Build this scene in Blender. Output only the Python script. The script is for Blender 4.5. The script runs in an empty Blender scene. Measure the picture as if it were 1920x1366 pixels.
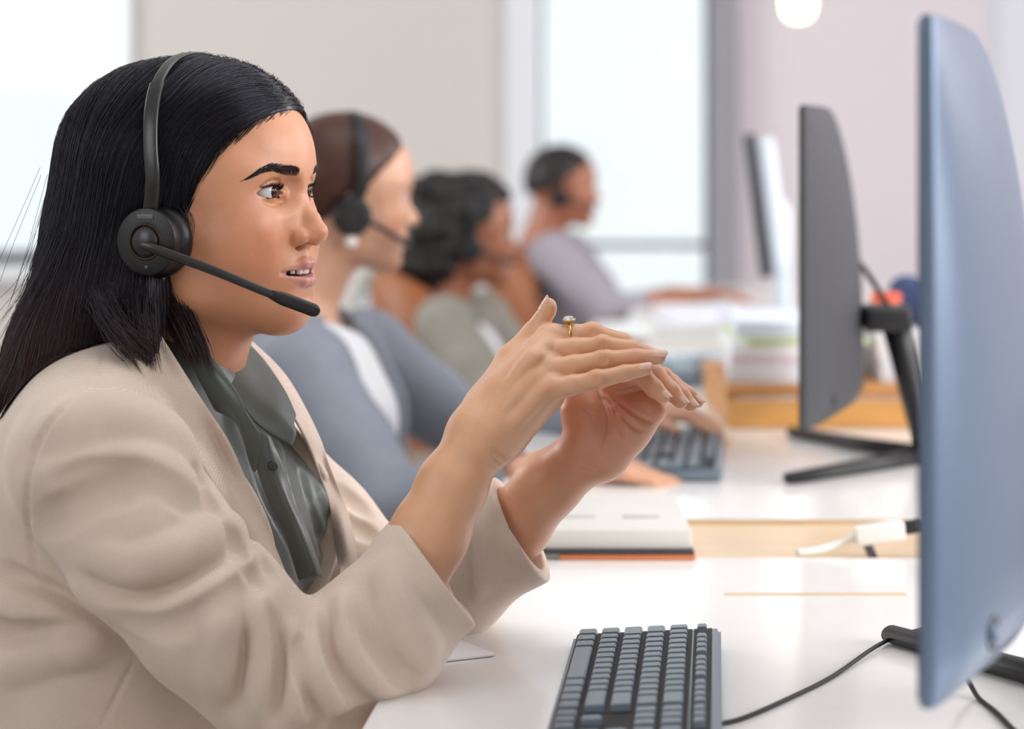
import bpy, bmesh, math, random, os
import numpy as np
from mathutils import Vector, Matrix
random.seed(7)
RNG = np.random.default_rng(7)
C = bpy.context.scene.collection
SC = bpy.context.scene

# ---------------------------------------------------------------- camera, world, lights, exposure
FPX = 4500.0            # focal length in pixels of the 1920 px frame
CAM_Z = 1.164           # the worktop is at 0.74
HORIZON = 270.0

def at(px, py, Y):
    """a point of the place: Y metres into the room, seen at this bearing from where the photographer stood"""
    return Vector(((px - 960.0) * Y / FPX, Y, CAM_Z - (py - HORIZON) * Y / FPX))

cam_data = bpy.data.cameras.new('camera')
cam = bpy.data.objects.new('camera', cam_data); C.objects.link(cam)
cam.location = (0, 0, CAM_Z)
cam.rotation_euler = (math.radians(90), 0, 0)
cam_data.sensor_width = 36.0
cam_data.lens = 36.0 * FPX / 1920.0
cam_data.shift_y = -(683.0 - HORIZON) / 1920.0
cam_data.clip_start = 0.05
cam_data.dof.use_dof = True
cam_data.dof.focus_distance = 1.99
cam_data.dof.aperture_fstop = 3.9
SC.camera = cam

world = bpy.data.worlds.new('world'); SC.world = world
world.use_nodes = True
_bg = world.node_tree.nodes['Background']
_bg.inputs[0].default_value = (0.92, 0.965, 1.0, 1)
_bg.inputs[1].default_value = 1.15

SC.view_settings.view_transform = 'Standard'
SC.view_settings.look = 'None'
SC.view_settings.gamma = 1
SC.view_settings.use_curve_mapping = False
SC.view_settings.exposure = 0.0

def area_light(name, loc, target, sx, sy, power, col):
    d = bpy.data.lights.new(name, 'AREA'); d.shape = 'RECTANGLE'; d.size = sx; d.size_y = sy
    d.energy = power; d.color = col
    o = bpy.data.objects.new(name, d); C.objects.link(o)
    o.location = loc
    o.rotation_euler = (Vector(target) - Vector(loc)).to_track_quat('-Z', 'Y').to_euler()
    return o
# daylight of the opening in the right wall; the lights after it are added
area_light('daylight_front_right', (3.45, 1.1, 1.9), (-0.3, 2.0, 1.2), 3.2, 1.7, 150, (1.0, 0.985, 0.985))
area_light('fill_front_left', (-3.4, -0.9, 2.4), (-0.2, 2.1, 1.0), 2.4, 1.6, 48, (0.88, 0.94, 1.0))  # added soft fill from the left; no window stands there
area_light('fill_overhead', (0.5, 2.6, 3.05), (0.45, 2.6, 0.0), 1.6, 2.4, 20, (0.96, 0.98, 1.0))  # added from above to brighten the worktops; no fitting is modelled
area_light('fill_back_left', (-4.0, 6.0, 2.0), (1.0, 7.6, 1.2), 4.5, 1.8, 165, (0.98, 0.985, 1.0))  # added to brighten the far end of the room; left wall is closed
area_light('fill_back_right', (3.4, 5.0, 2.2), (-1.0, 7.5, 1.0), 3.5, 1.4, 95, (1.0, 0.975, 1.0))  # added fill for the far wall; the right wall is solid here

# ---------------------------------------------------------------- materials
def srgb(h):
    if isinstance(h, str):
        h = h.lstrip('#'); c = [int(h[i:i+2], 16) / 255 for i in (0, 2, 4)]
    else: c = [v / 255 for v in h]
    return tuple((v / 12.92 if v <= 0.04045 else ((v + 0.055) / 1.055) ** 2.4) for v in c)

def mat(name, col, rough=0.5, metal=0.0, noise=0.0, nscale=40.0, bump=0.0, bscale=200.0, spec=0.5, sheen=0.0,
        emit=None, estr=0.0, coat=0.0, sss=0.0, sssr=(0.01, 0.004, 0.002), vcol=False, trans=0.0, stretch=None, aniso=0.0):
    m = bpy.data.materials.new(name); m.use_nodes = True
    nt = m.node_tree; N = nt.nodes; L = nt.links
    b = N['Principled BSDF']
    c = srgb(col) if not (isinstance(col, tuple) and max(col) <= 1.0) else col
    b.inputs['Base Color'].default_value = (*c, 1)
    b.inputs['Roughness'].default_value = rough
    b.inputs['Metallic'].default_value = metal
    b.inputs['Specular IOR Level'].default_value = spec
    b.inputs['Coat Weight'].default_value = coat
    b.inputs['Transmission Weight'].default_value = trans
    if sheen: b.inputs['Sheen Weight'].default_value = sheen; b.inputs['Sheen Roughness'].default_value = 0.5
    if aniso: b.inputs['Anisotropic'].default_value = aniso
    if sss:
        b.inputs['Subsurface Weight'].default_value = sss
        b.inputs['Subsurface Radius'].default_value = (1.0, 0.4, 0.22)
        b.inputs['Subsurface Scale'].default_value = sssr[0]
    if emit is not None:
        b.inputs['Emission Color'].default_value = (*srgb(emit), 1); b.inputs['Emission Strength'].default_value = estr
    tc = N.new('ShaderNodeTexCoord')
    src = tc.outputs['Object']
    if stretch:
        mp = N.new('ShaderNodeMapping'); mp.inputs['Scale'].default_value = stretch
        L.new(src, mp.inputs[0]); src = mp.outputs[0]
    base = None
    if vcol:
        a = N.new('ShaderNodeAttribute'); a.attribute_name = 'Col'; base = a.outputs['Color']
    n = N.new('ShaderNodeTexNoise'); n.inputs['Scale'].default_value = nscale; n.inputs['Detail'].default_value = 4
    L.new(src, n.inputs['Vector'])
    hsv = N.new('ShaderNodeHueSaturation')
    mr = N.new('ShaderNodeMapRange'); mr.inputs[1].default_value = 0.3; mr.inputs[2].default_value = 0.7
    mr.inputs[3].default_value = 1 - noise; mr.inputs[4].default_value = 1 + noise
    L.new(n.outputs[0], mr.inputs[0]); L.new(mr.outputs[0], hsv.inputs['Value'])
    if base is not None: L.new(base, hsv.inputs['Color'])
    else: hsv.inputs['Color'].default_value = (*c, 1)
    L.new(hsv.outputs[0], b.inputs['Base Color'])
    if bump:
        n2 = N.new('ShaderNodeTexNoise'); n2.inputs['Scale'].default_value = bscale; n2.inputs['Detail'].default_value = 3
        L.new(src, n2.inputs['Vector'])
        bp = N.new('ShaderNodeBump'); bp.inputs['Strength'].default_value = bump; bp.inputs['Distance'].default_value = 0.001
        L.new(n2.outputs[0], bp.inputs['Height']); L.new(bp.outputs[0], b.inputs['Normal'])
    return m

# ---------------------------------------------------------------- objects
def link(name, me, m=None, parent=None, smooth=True):
    o = bpy.data.objects.new(name, me); C.objects.link(o)
    if m is not None:
        for mm in (m if isinstance(m, (list, tuple)) else [m]): me.materials.append(mm)
    if smooth and len(me.polygons):
        me.polygons.foreach_set('use_smooth', [True] * len(me.polygons))
    if parent is not None:
        o.parent = parent
        if parent.type == 'EMPTY' or any(parent.location):
            o.matrix_parent_inverse = Matrix.Translation(-root_loc(parent))
    return o

def root_loc(p):
    v = Vector((0, 0, 0))
    while p is not None:
        v = v + p.location; break
    return v

def tag(o, label=None, cat=None, group=None, kind=None):
    if label: o['label'] = label
    if cat: o['category'] = cat
    if group: o['group'] = group
    if kind: o['kind'] = kind
    return o

def empty(name, loc, label, cat, group=None):
    o = bpy.data.objects.new(name, None); C.objects.link(o)
    o.empty_display_size = 0.05
    o.location = loc
    return tag(o, label, cat, group)

def bm_obj(name, bm, m, parent=None, smooth=True, autosmooth=None):
    me = bpy.data.meshes.new(name); bm.to_mesh(me); bm.free()
    o = link(name, me, m, parent, smooth)
    if autosmooth is not None and smooth:
        me.set_sharp_from_angle(angle=math.radians(autosmooth))
    return o

def np_mesh(name, V, F):
    me = bpy.data.meshes.new(name)
    V = np.asarray(V, np.float32)
    if isinstance(F, np.ndarray):
        k = F.shape[1]; n = len(F)
        me.vertices.add(len(V)); me.vertices.foreach_set('co', V.ravel())
        me.loops.add(n * k); me.loops.foreach_set('vertex_index', F.astype(np.int32).ravel())
        me.polygons.add(n)
        me.polygons.foreach_set('loop_start', np.arange(0, n * k, k, dtype=np.int32))
        me.polygons.foreach_set('loop_total', np.full(n, k, np.int32))
        me.update(calc_edges=True)
    else:
        me.from_pydata([tuple(v) for v in V], [], F); me.update()
    return me

def frame(ax):
    ax = Vector(ax).normalized()
    t = Vector((0, 0, 1)) if abs(ax.z) < 0.9 else Vector((1, 0, 0))
    u = ax.cross(t).normalized(); v = ax.cross(u).normalized()
    return ax, u, v

def add_box(bm, c, size, rot=None, bevel=0.0, seg=2):
    M = Matrix.Translation(Vector(c))
    if rot is not None: M = M @ (rot if isinstance(rot, Matrix) else Matrix.Rotation(rot, 4, 'Z'))
    r = bmesh.ops.create_cube(bm, size=1, matrix=M @ Matrix.Diagonal((*size, 1)))
    if bevel:
        es = list({e for v in r['verts'] for e in v.link_edges})
        bmesh.ops.bevel(bm, geom=es, offset=bevel, segments=seg, affect='EDGES', profile=0.6, clamp_overlap=True)

def add_tube(bm, pts, r, seg=10, cap=True, flat=None):
    """tube through points; r number or list; flat = (axis vector, factor) squashes the section"""
    pts = [Vector(p) for p in pts]; n = len(pts)
    rs = r if isinstance(r, (list, tuple)) else [r] * n
    rings = []; up = None
    for i, p in enumerate(pts):
        d = (pts[min(i + 1, n - 1)] - pts[max(i - 1, 0)]).normalized()
        if up is None:
            _, u, v = frame(d)
        else:
            u = (up - d * up.dot(d)).normalized(); v = d.cross(u).normalized()
        up = u
        ring = []
        for k in range(seg):
            a = 2 * math.pi * k / seg
            o = u * math.cos(a) * rs[i] + v * math.sin(a) * rs[i]
            if flat:
                ax = Vector(flat[0]).normalized(); o = o - ax * o.dot(ax) * (1 - flat[1])
            ring.append(bm.verts.new(p + o))
        rings.append(ring)
    for a, b in zip(rings, rings[1:]):
        for k in range(seg):
            bm.faces.new((a[k], a[(k + 1) % seg], b[(k + 1) % seg], b[k]))
    if cap:
        bm.faces.new(rings[0][::-1]); bm.faces.new(rings[-1])

def add_lathe(bm, prof, M=None, seg=32):
    """prof: list of (radius, height) along local z"""
    M = M or Matrix.Identity(4); rings = []
    for r, h in prof:
        if r < 1e-6: rings.append([bm.verts.new(M @ Vector((0, 0, h)))])
        else: rings.append([bm.verts.new(M @ Vector((r * math.cos(2 * math.pi * k / seg), r * math.sin(2 * math.pi * k / seg), h))) for k in range(seg)])
    for a, b in zip(rings, rings[1:]):
        for k in range(seg):
            k2 = (k + 1) % seg
            if len(a) == 1 and len(b) == 1: continue
            if len(a) == 1: bm.faces.new((a[0], b[k2], b[k]))
            elif len(b) == 1: bm.faces.new((a[k], a[k2], b[0]))
            else: bm.faces.new((a[k], a[k2], b[k2], b[k]))

def catmull(pts, n=8):
    P = [np.array(p, float) for p in pts]; out = []
    P = [2 * P[0] - P[1]] + P + [2 * P[-1] - P[-2]]
    for i in range(1, len(P) - 2):
        for k in range(n):
            t = k / n
            a, b, c, d = P[i-1], P[i], P[i+1], P[i+2]
            out.append(0.5 * ((2*b) + (-a + c)*t + (2*a - 5*b + 4*c - d)*t*t + (-a + 3*b - 3*c + d)*t**3))
    out.append(P[-2])
    return np.array(out)

def sheet(name, rows, thick, m, parent=None, nu=6, nv=6, sub=0):
    """a cloth sheet through a grid of points (rows of equal length), given real thickness"""
    G = np.array([[tuple(p) for p in r] for r in rows], float)
    G = np.array([catmull(r, nu) for r in G])
    G = np.array([catmull(G[:, j], nv) for j in range(G.shape[1])]).transpose(1, 0, 2)
    a, b, _ = G.shape
    idx = np.arange(a * b).reshape(a, b)
    F = np.stack([idx[:-1, :-1], idx[:-1, 1:], idx[1:, 1:], idx[1:, :-1]], -1).reshape(-1, 4)
    me = np_mesh(name, G.reshape(-1, 3), F)
    o = link(name, me, m, parent)
    s = o.modifiers.new('thickness', 'SOLIDIFY'); s.thickness = thick; s.offset = 0
    if sub:
        q = o.modifiers.new('smooth', 'SUBSURF'); q.levels = sub; q.render_levels = sub
    return o

# ---------------------------------------------------------------- implicit (blended) modelling
class Prim:
    __slots__ = ('fn', 'c', 'r', 'op', 'k')
    def __init__(s, fn, c, r, op, k): s.fn, s.c, s.r, s.op, s.k = fn, np.array(c, float), float(r), op, float(k)

class Blob:
    """an ordered list of blended primitives; op: 'u' union, 's' subtract"""
    def __init__(s): s.p = []
    def _add(s, fn, c, r, op, k): s.p.append(Prim(fn, c, r, op, k)); return s
    def ball(s, c, r, k=0.01, op='u'):
        c = np.array(c, float)
        return s._add(lambda P: np.sqrt(((P - c) ** 2).sum(-1)) - r, c, r, op, k)
    def ell(s, c, rad, k=0.01, op='u', rot=None):
        c = np.array(c, float); rad = np.array(rad, float)
        R = np.array(rot) if rot is not None else None
        mr = rad.min()
        def fn(P):
            q = P - c
            if R is not None: q = q @ R
            k0 = np.sqrt(((q / rad) ** 2).sum(-1)); k1 = np.sqrt(((q / rad ** 2) ** 2).sum(-1))
            return k0 * (k0 - 1.0) / np.maximum(k1, 1e-9)
        return s._add(fn, c, rad.max(), op, k)
    def cone(s, a, b, r1, r2, k=0.01, op='u'):
        a = np.array(a, float); b = np.array(b, float)
        ba = b - a; l2 = float(ba @ ba); l = math.sqrt(l2)
        def fn(P):
            h = np.clip(((P - a) @ ba) / l2, 0, 1)
            return np.sqrt(((P - a - h[:, None] * ba) ** 2).sum(-1)) - (r1 + (r2 - r1) * h)
        return s._add(fn, (a + b) / 2, l / 2 + max(r1, r2), op, k)
    def chain(s, pts, rs, k=0.01, op='u', kj=None):
        for i in range(len(pts) - 1):
            s.cone(pts[i], pts[i+1], rs[i], rs[i+1], k if i == 0 or kj is None else kj, op)
        return s
    def box(s, c, half, r, k=0.01, op='u', rot=None):
        c = np.array(c, float); half = np.array(half, float) - r
        R = np.array(rot) if rot is not None else None
        def fn(P):
            q = P - c
            if R is not None: q = q @ R
            q = np.abs(q) - half
            return np.sqrt((np.maximum(q, 0) ** 2).sum(-1)) + np.minimum(q.max(-1), 0) - r
        return s._add(fn, c, float(np.sqrt((half ** 2).sum())) + r, op, k)
    def fn(s, fn, c, r, k=0.01, op='u'): return s._add(fn, c, r, op, k)
    def eval(s, P, prims=None):
        d = np.full(len(P), 1.0)
        for q in (s.p if prims is None else prims):
            v = q.fn(P); k = q.k
            if q.op == 'u':
                if k > 0:
                    h = np.maximum(k - np.abs(d - v), 0) / k
                    d = np.minimum(d, v) - h * h * k * 0.25
                else: d = np.minimum(d, v)
            elif q.op == 's':
                if k > 0:
                    h = np.maximum(k - np.abs(d + v), 0) / k
                    d = np.maximum(d, -v) + h * h * k * 0.25
                else: d = np.maximum(d, -v)
            elif q.op == 'a':      # additive offset: v is a displacement (negative = outwards)
                d = d + v
        return d
    def mesh(s, lo, hi, h, B=8, mg=0.03):
        lo = np.array(lo, float); hi = np.array(hi, float)
        nb = np.ceil((hi - lo) / (h * B)).astype(int)
        n = nb * B + 1
        D = np.full(tuple(n), 1.0, np.float32)
        half = h * B / 2; diag = half * math.sqrt(3)
        gx, gy, gz = [lo[i] + (np.arange(nb[i]) + 0.5) * h * B for i in range(3)]
        cc = np.stack(np.meshgrid(gx, gy, gz, indexing='ij'), -1).reshape(-1, 3)
        dc = s.eval(cc)
        # inside/outside fill
        sg = np.where(dc < 0, -1.0, 1.0).astype(np.float32).reshape(tuple(nb))
        D[:-1, :-1, :-1] = sg.repeat(B, 0).repeat(B, 1).repeat(B, 2)
        D[-1] = 1; D[:, -1] = 1; D[:, :, -1] = 1
        act = np.abs(dc) < diag * 1.7 + 0.002
        ids = np.nonzero(act)[0]
        loc = np.stack(np.meshgrid(*[np.arange(B + 1)] * 3, indexing='ij'), -1).reshape(-1, 3) * h
        pc = np.array([q.c for q in s.p]); pr = np.array([q.r for q in s.p]); pk = np.array([q.k for q in s.p])
        for i in ids:
            b = np.array(np.unravel_index(i, tuple(nb)))
            dist = np.sqrt(((pc - cc[i]) ** 2).sum(-1)) - pr
            keep = dist < diag * 3.8 + pk + mg
            P = lo + b * B * h + loc
            v = s.eval(P, [q for q, kk in zip(s.p, keep) if kk]).reshape(B + 1, B + 1, B + 1)
            x, y, z = b * B
            D[x:x+B+1, y:y+B+1, z:z+B+1] = v
        return surface_nets(D, lo, h)

def surface_nets(D, lo, h):
    S = D < 0
    c = np.zeros(tuple(np.array(D.shape) - 1), np.int8)
    for i in (0, 1):
        for j in (0, 1):
            for k in (0, 1):
                c += S[i:S.shape[0]-1+i, j:S.shape[1]-1+j, k:S.shape[2]-1+k]
    cells = np.argwhere((c > 0) & (c < 8))
    idx = np.full(c.shape, -1, np.int32); idx[tuple(cells.T)] = np.arange(len(cells))
    acc = np.zeros((len(cells), 3)); cnt = np.zeros(len(cells))
    cor = [(i, j, k) for i in (0, 1) for j in (0, 1) for k in (0, 1)]
    for a in cor:
        for ax in range(3):
            if a[ax]: continue
            b = list(a); b[ax] = 1
            va = D[cells[:, 0]+a[0], cells[:, 1]+a[1], cells[:, 2]+a[2]].astype(float)
            vb = D[cells[:, 0]+b[0], cells[:, 1]+b[1], cells[:, 2]+b[2]].astype(float)
            m = (va < 0) != (vb < 0)
            t = va[m] / (va[m] - vb[m])
            p = np.tile(np.array(a, float), (m.sum(), 1)); p[:, ax] += t
            acc[m] += p; cnt[m] += 1
    V = lo + (cells + acc / cnt[:, None]) * h
    F = []
    for ax in range(3):
        o1, o2 = [(1, 2), (2, 0), (0, 1)][ax]
        sa = [slice(None)] * 3; sb = [slice(None)] * 3
        sa[ax] = slice(0, -1); sb[ax] = slice(1, None)
        A = S[tuple(sa)]; Bq = S[tuple(sb)]
        e = np.argwhere(A != Bq)
        ok = (e[:, o1] > 0) & (e[:, o2] > 0) & (e[:, o1] < c.shape[o1]) & (e[:, o2] < c.shape[o2])
        e = e[ok]
        ins = A[tuple(e.T)]
        def cell(d1, d2):
            q = e.copy(); q[:, o1] -= d1; q[:, o2] -= d2
            return idx[tuple(q.T)]
        q = np.stack([cell(1, 1), cell(0, 1), cell(0, 0), cell(1, 0)], -1)
        q = q[(q >= 0).all(-1)] if (q < 0).any() else q
        ins = ins[:len(q)]
        q[~ins] = q[~ins][:, ::-1]
        F.append(q)
    return V, np.concatenate(F)

def relax(V, F, it=1, lam=0.5):
    n = len(V)
    E = np.concatenate([F[:, [0, 1]], F[:, [1, 2]], F[:, [2, 3]], F[:, [3, 0]]])
    for _ in range(it):
        a = np.zeros_like(V); c = np.zeros(n)
        for k in range(3):
            a[:, k] = np.bincount(E[:, 0], V[E[:, 1], k], n) + np.bincount(E[:, 1], V[E[:, 0], k], n)
        c = np.bincount(E[:, 0], minlength=n) + np.bincount(E[:, 1], minlength=n)
        V = V + lam * (a / np.maximum(c, 1)[:, None] - V)
    return V

def normals(V, F):
    n = np.cross(V[F[:, 2]] - V[F[:, 0]], V[F[:, 3]] - V[F[:, 1]])
    N = np.zeros_like(V)
    for k in range(4):
        for j in range(3): N[:, j] += np.bincount(F[:, k], n[:, j], len(V))
    return N / np.maximum(np.linalg.norm(N, axis=1, keepdims=True), 1e-12)

def set_cols(me, cols):
    a = me.color_attributes.new('Col', 'FLOAT_COLOR', 'POINT')
    c = np.ones((len(cols), 4), np.float32); c[:, :3] = cols
    a.data.foreach_set('color', c.ravel())

def gauss(P, c, s):
    c = np.array(c, float); s = np.array(s, float)
    return np.exp(-(((P - c) / s) ** 2).sum(-1))

def sstep(x, a, b):
    t = np.clip((x - a) / (b - a), 0, 1); return t * t * (3 - 2 * t)

# ---------------------------------------------------------------- the room
DESK = 0.74
M_wall = mat('warm grey wall paint', '#dad5cf', 0.9, noise=0.01)
M_wall2 = mat('pale lilac wall paint', '#f0e8ec', 0.9, noise=0.01)
M_white = mat('white paint', '#eceff4', 0.5)
M_ceil = mat('white ceiling paint', '#f2f2f0', 0.9)
M_floor = mat('grey carpet', '#8d8a88', 0.95, noise=0.08, nscale=30)
M_frame = mat('dark grey aluminium', '#42444b', 0.45)
M_colm = mat('grey concrete paint', '#a3a1a8', 0.85, noise=0.02)
def glass_mat():
    m = bpy.data.materials.new('window glass'); m.use_nodes = True
    nt = m.node_tree; nt.nodes.clear()
    o = nt.nodes.new('ShaderNodeOutputMaterial'); mx = nt.nodes.new('ShaderNodeMixShader')
    t = nt.nodes.new('ShaderNodeBsdfTransparent'); g = nt.nodes.new('ShaderNodeBsdfGlossy')
    t.inputs[0].default_value = (0.97, 0.99, 0.985, 1); g.inputs['Roughness'].default_value = 0.02
    mx.inputs[0].default_value = 0.05
    nt.links.new(t.outputs[0], mx.inputs[1]); nt.links.new(g.outputs[0], mx.inputs[2]); nt.links.new(mx.outputs[0], o.inputs[0])
    return m
M_glass = glass_mat()

def struct(name, boxes, m, parent=None, bevel=0.0):
    bm = bmesh.new()
    for c, s in boxes: add_box(bm, c, s, None, bevel)
    o = bm_obj(name, bm, m, parent, smooth=False)
    if parent is None: tag(o, kind='structure')
    return o

YB = 9.55           # far wall
XL, XR, ZC = -4.2, 3.6, 3.1
def xat(px, Y=YB): return (px - 960) * Y / FPX
def zat(py, Y=YB): return CAM_Z - (py - HORIZON) * Y / FPX
YN = -1.4
struct('floor', [((-0.3, 4.2, -0.05), (8.2, 11.2, 0.10))], M_floor)
struct('ceiling', [((-0.3, 4.2, ZC + 0.05), (8.2, 11.2, 0.10))], M_ceil)
struct('wall_left', [((XL - 0.06, 4.2, ZC/2), (0.12, 11.2, ZC))], M_wall)
struct('wall_front', [((-0.3, -1.46, ZC/2), (8.2, 0.12, ZC))], M_wall)
# right wall with a long opening towards the photographer
struct('wall_right', [((XR + 0.06, 6.2, ZC/2), (0.12, 7.2, ZC)), ((XR + 0.06, 0.6, 0.45), (0.12, 4.0, 0.9)), ((XR + 0.06, 0.6, 2.85), (0.12, 4.0, 0.3))], M_wall2)
# far wall: left window | beige wall | white reveal | middle window | grey column | lilac wall | right window
xa, xb, xc, xd, xe, xf, xg = xat(-700), xat(250), xat(948), xat(1012), xat(1330), xat(1378), xat(1845)
zs = zat(500)
struct('wall_back', [(((xb+xc)/2, YB+0.08, ZC/2), (xc-xb, 0.16, ZC)), (((XL+xa)/2, YB+0.08, ZC/2), (xa-XL, 0.16, ZC)), (((xa+xb)/2, YB+0.08, zs/2), (xb-xa, 0.16, zs)), (((xa+xb)/2, YB+0.08, ZC-0.1), (xb-xa, 0.16, 0.2))], M_wall)
struct('wall_back_right', [(((xf+xg)/2, YB+0.05, ZC/2), (xg-xf, 0.22, ZC))], M_wall2)
struct('wall_far_right', [(((xg+XR)/2, YB+0.10, ZC/2), (XR-xg, 0.22, ZC))], mat('blue white wall paint', '#f2f6fc', 0.8))
struct('trim_reveal', [(((xc+xd)/2 - 0.003, YB+0.03, ZC/2), (xd-xc-0.012, 0.22, ZC))], M_white)
struct('trim_column', [(((xe+xf)/2, YB-0.02, ZC/2), (xf-xe, 0.30, ZC))], M_colm)
struct('wall_back_parapet', [(((xd+xe)/2, YB+0.05, 0.15), (xe-xd, 0.2, 0.30)), (((xd+xe)/2, YB+0.05, ZC-0.1), (xe-xd, 0.2, 0.2))], M_white)

def window(n, x0, x1, z0, z1, mull=None, fw=0.03, verts=(), Y=YB+0.06, sides=True):
    fr = [(((x0+x1)/2, Y, z0+fw/2), (x1-x0, 0.06, fw)), (((x0+x1)/2, Y, z1-fw/2), (x1-x0, 0.06, fw)), ((x0+fw/4, Y, (z0+z1)/2), (fw/2, 0.06, z1-z0)), ((x1-fw/4, Y, (z0+z1)/2), (fw/2, 0.06, z1-z0))]
    if not sides: fr = fr[:2]
    if mull: fr.append((((x0+x1)/2, Y, mull), (x1-x0, 0.05, 0.024)))
    for v in verts: fr.append(((v, Y, (z0+z1)/2), (0.03, 0.05, z1-z0)))
    o = struct('window_%d' % n, fr, M_frame)
    g = struct('pane', [(((x0+x1)/2, Y+0.01, (z0+z1)/2), (x1-x0-0.01, 0.006, z1-z0-0.01))], M_glass, o)
    return o
w1 = window(1, xa, xb - 0.02, zs, ZC-0.2, None, 0.060, verts=((xa+xb)/2,), sides=False)
struct('trim_left_jamb', [((xb - 0.012, YB+0.02, (zs + ZC-0.2)/2), (0.022, 0.16, ZC-0.2-zs))], M_white)
window(2, xd, xe, 0.30, ZC-0.2, zat(461), 0.03)
struct('trim_sill', [(((xa+xb)/2, YB-0.03, zs-0.02), (xb-xa+0.1, 0.16, 0.06))], M_white)
# ---------------------------------------------------------------- worktops: a run of desks along the line of sight
M_desk = mat('white laminate', '#f1eeec', 0.16, spec=0.5, noise=0.01)
M_birch = mat('pale birch edge', '#d8b890', 0.5, noise=0.12, nscale=12, stretch=(1, 8, 8))
M_leg = mat('white steel', '#dfe0e2', 0.4)
KR = 0.0756
RUN = math.atan(KR)          # the run of desks leans a little to the right
def desk(y0, y1, xl, xr, label):
    t = empty('desk', ((xl+xr)/2 + KR*(y0+y1)/2, (y0+y1)/2, 0), label, 'desk', 'desks of the row')
    def quad_slab(z0, z1, ins, m, nm, par):
        bm = bmesh.new(); k = KR
        P = [(xl + k*y0 + ins, y0 + ins), (xr + k*y0 - ins, y0 + ins), (xr + k*y1 - ins, y1 - ins), (xl + k*y1 + ins, y1 - ins)]
        lo = [bm.verts.new((x, y, z0)) for x, y in P]; hi = [bm.verts.new((x, y, z1)) for x, y in P]
        bm.faces.new(lo[::-1]); bm.faces.new(hi)
        for i in range(4): bm.faces.new((lo[i], lo[(i+1) % 4], hi[(i+1) % 4], hi[i]))
        return bm_obj(nm, bm, m, par, smooth=False)
    top = quad_slab(DESK-0.0015, DESK, 0.0, M_desk, 'tabletop', t)
    quad_slab(DESK-0.026, DESK-0.0017, 0.0005, M_birch, 'tabletop_core', top)
    for x, y in ((xl + .06, y0 + .06), (xr - .06, y0 + .06), (xr - .06, y1 - .06), (xl + .06, y1 - .06)):
        bm = bmesh.new(); add_box(bm, (x + KR*y, y, (DESK-0.026)/2), (0.05, 0.05, DESK-0.026), None, 0.003); bm_obj('leg', bm, M_leg, t, smooth=False)
    return t
desk(0.95, 2.46, -0.24, 0.60, 'white desk in front with the black keyboard and the nearest monitor on it')
desk(2.72, 4.20, -0.24, 0.60, 'white desk of the second workstation, behind the cable gap')
desk(4.21, 5.75, -0.24, 0.60, 'white desk at the third workstation, under the papers')
desk(5.76, 7.20, -0.16, 0.60, 'farthest white desk of the row, by the window')
# wooden cable tray closing the gap between first and second desk
def skew_box(bm, x0, x1, y0, y1, z0, z1, k=KR):
    P = [(x0 + k*y0, y0), (x1 + k*y0, y0), (x1 + k*y1, y1), (x0 + k*y1, y1)]
    lo = [bm.verts.new((x, y, z0)) for x, y in P]; hi = [bm.verts.new((x, y, z1)) for x, y in P]
    bm.faces.new(lo[::-1]); bm.faces.new(hi)
    for i in range(4): bm.faces.new((lo[i], lo[(i+1) % 4], hi[(i+1) % 4], hi[i]))

# ---------------------------------------------------------------- heads (local axes: x forward, y to the person's left, z up; origin between the ears at eye level)
EYE = (0.0775, 0.0315, 0.0)
EYE_R = 0.0122

def head_frame(origin, yaw, pitch=0.0, roll=0.0, scale=1.0):
    """yaw: degrees the face is turned from +x towards the photographer"""
    R = Matrix.Rotation(-math.radians(yaw), 4, 'Z') @ Matrix.Rotation(-math.radians(pitch), 4, 'Y') @ Matrix.Rotation(math.radians(roll), 4, 'X')
    return Matrix.Translation(origin) @ R @ Matrix.Scale(scale, 4)

def to_world(M, V):
    A = np.array(M); return V @ A[:3, :3].T + A[:3, 3]
def to_local(M, P):
    A = np.array(M.inverted()); return np.asarray(P) @ A[:3, :3].T + A[:3, 3]

def almond(side, w, hu, hl, yc, zc, ang=0.2, tilt=0.1):
    """signed distance to the opening between the lids, extruded along a slightly outward axis"""
    Ru = (w*w + hu*hu) / (2*hu); Rl = (w*w + hl*hl) / (2*hl)
    ca, sa = math.cos(ang), math.sin(ang); ct, st = math.cos(tilt), math.sin(tilt)
    ex, ey = EYE[0], EYE[1]
    def fn(P):
        x = P[:, 0] - ex; y = P[:, 1] * side - ey; z = P[:, 2] - zc
        d = x * ca + y * sa; q = -x * sa + y * ca - yc
        u = q * ct + z * st; v = -q * st + z * ct
        a = np.sqrt(u*u + (v - (hu - Ru))**2) - Ru
        b = np.sqrt(u*u + (v + (hl - Rl))**2) - Rl
        return np.maximum(np.maximum(a, b), 0.002 - d)
    return fn

def groove(b, yz, r, lift, k, s=1):
    """carve a crease that follows the skin; yz across/height points, lift = how far its centre floats over the skin"""
    S = surface_x(b, [(y * s, z) for y, z in yz])
    rr = r if isinstance(r, (list, tuple)) else [r] * len(yz)
    b.chain([(p[0] + lift, p[1], p[2]) for p in S], rr, k, 's')

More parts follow.
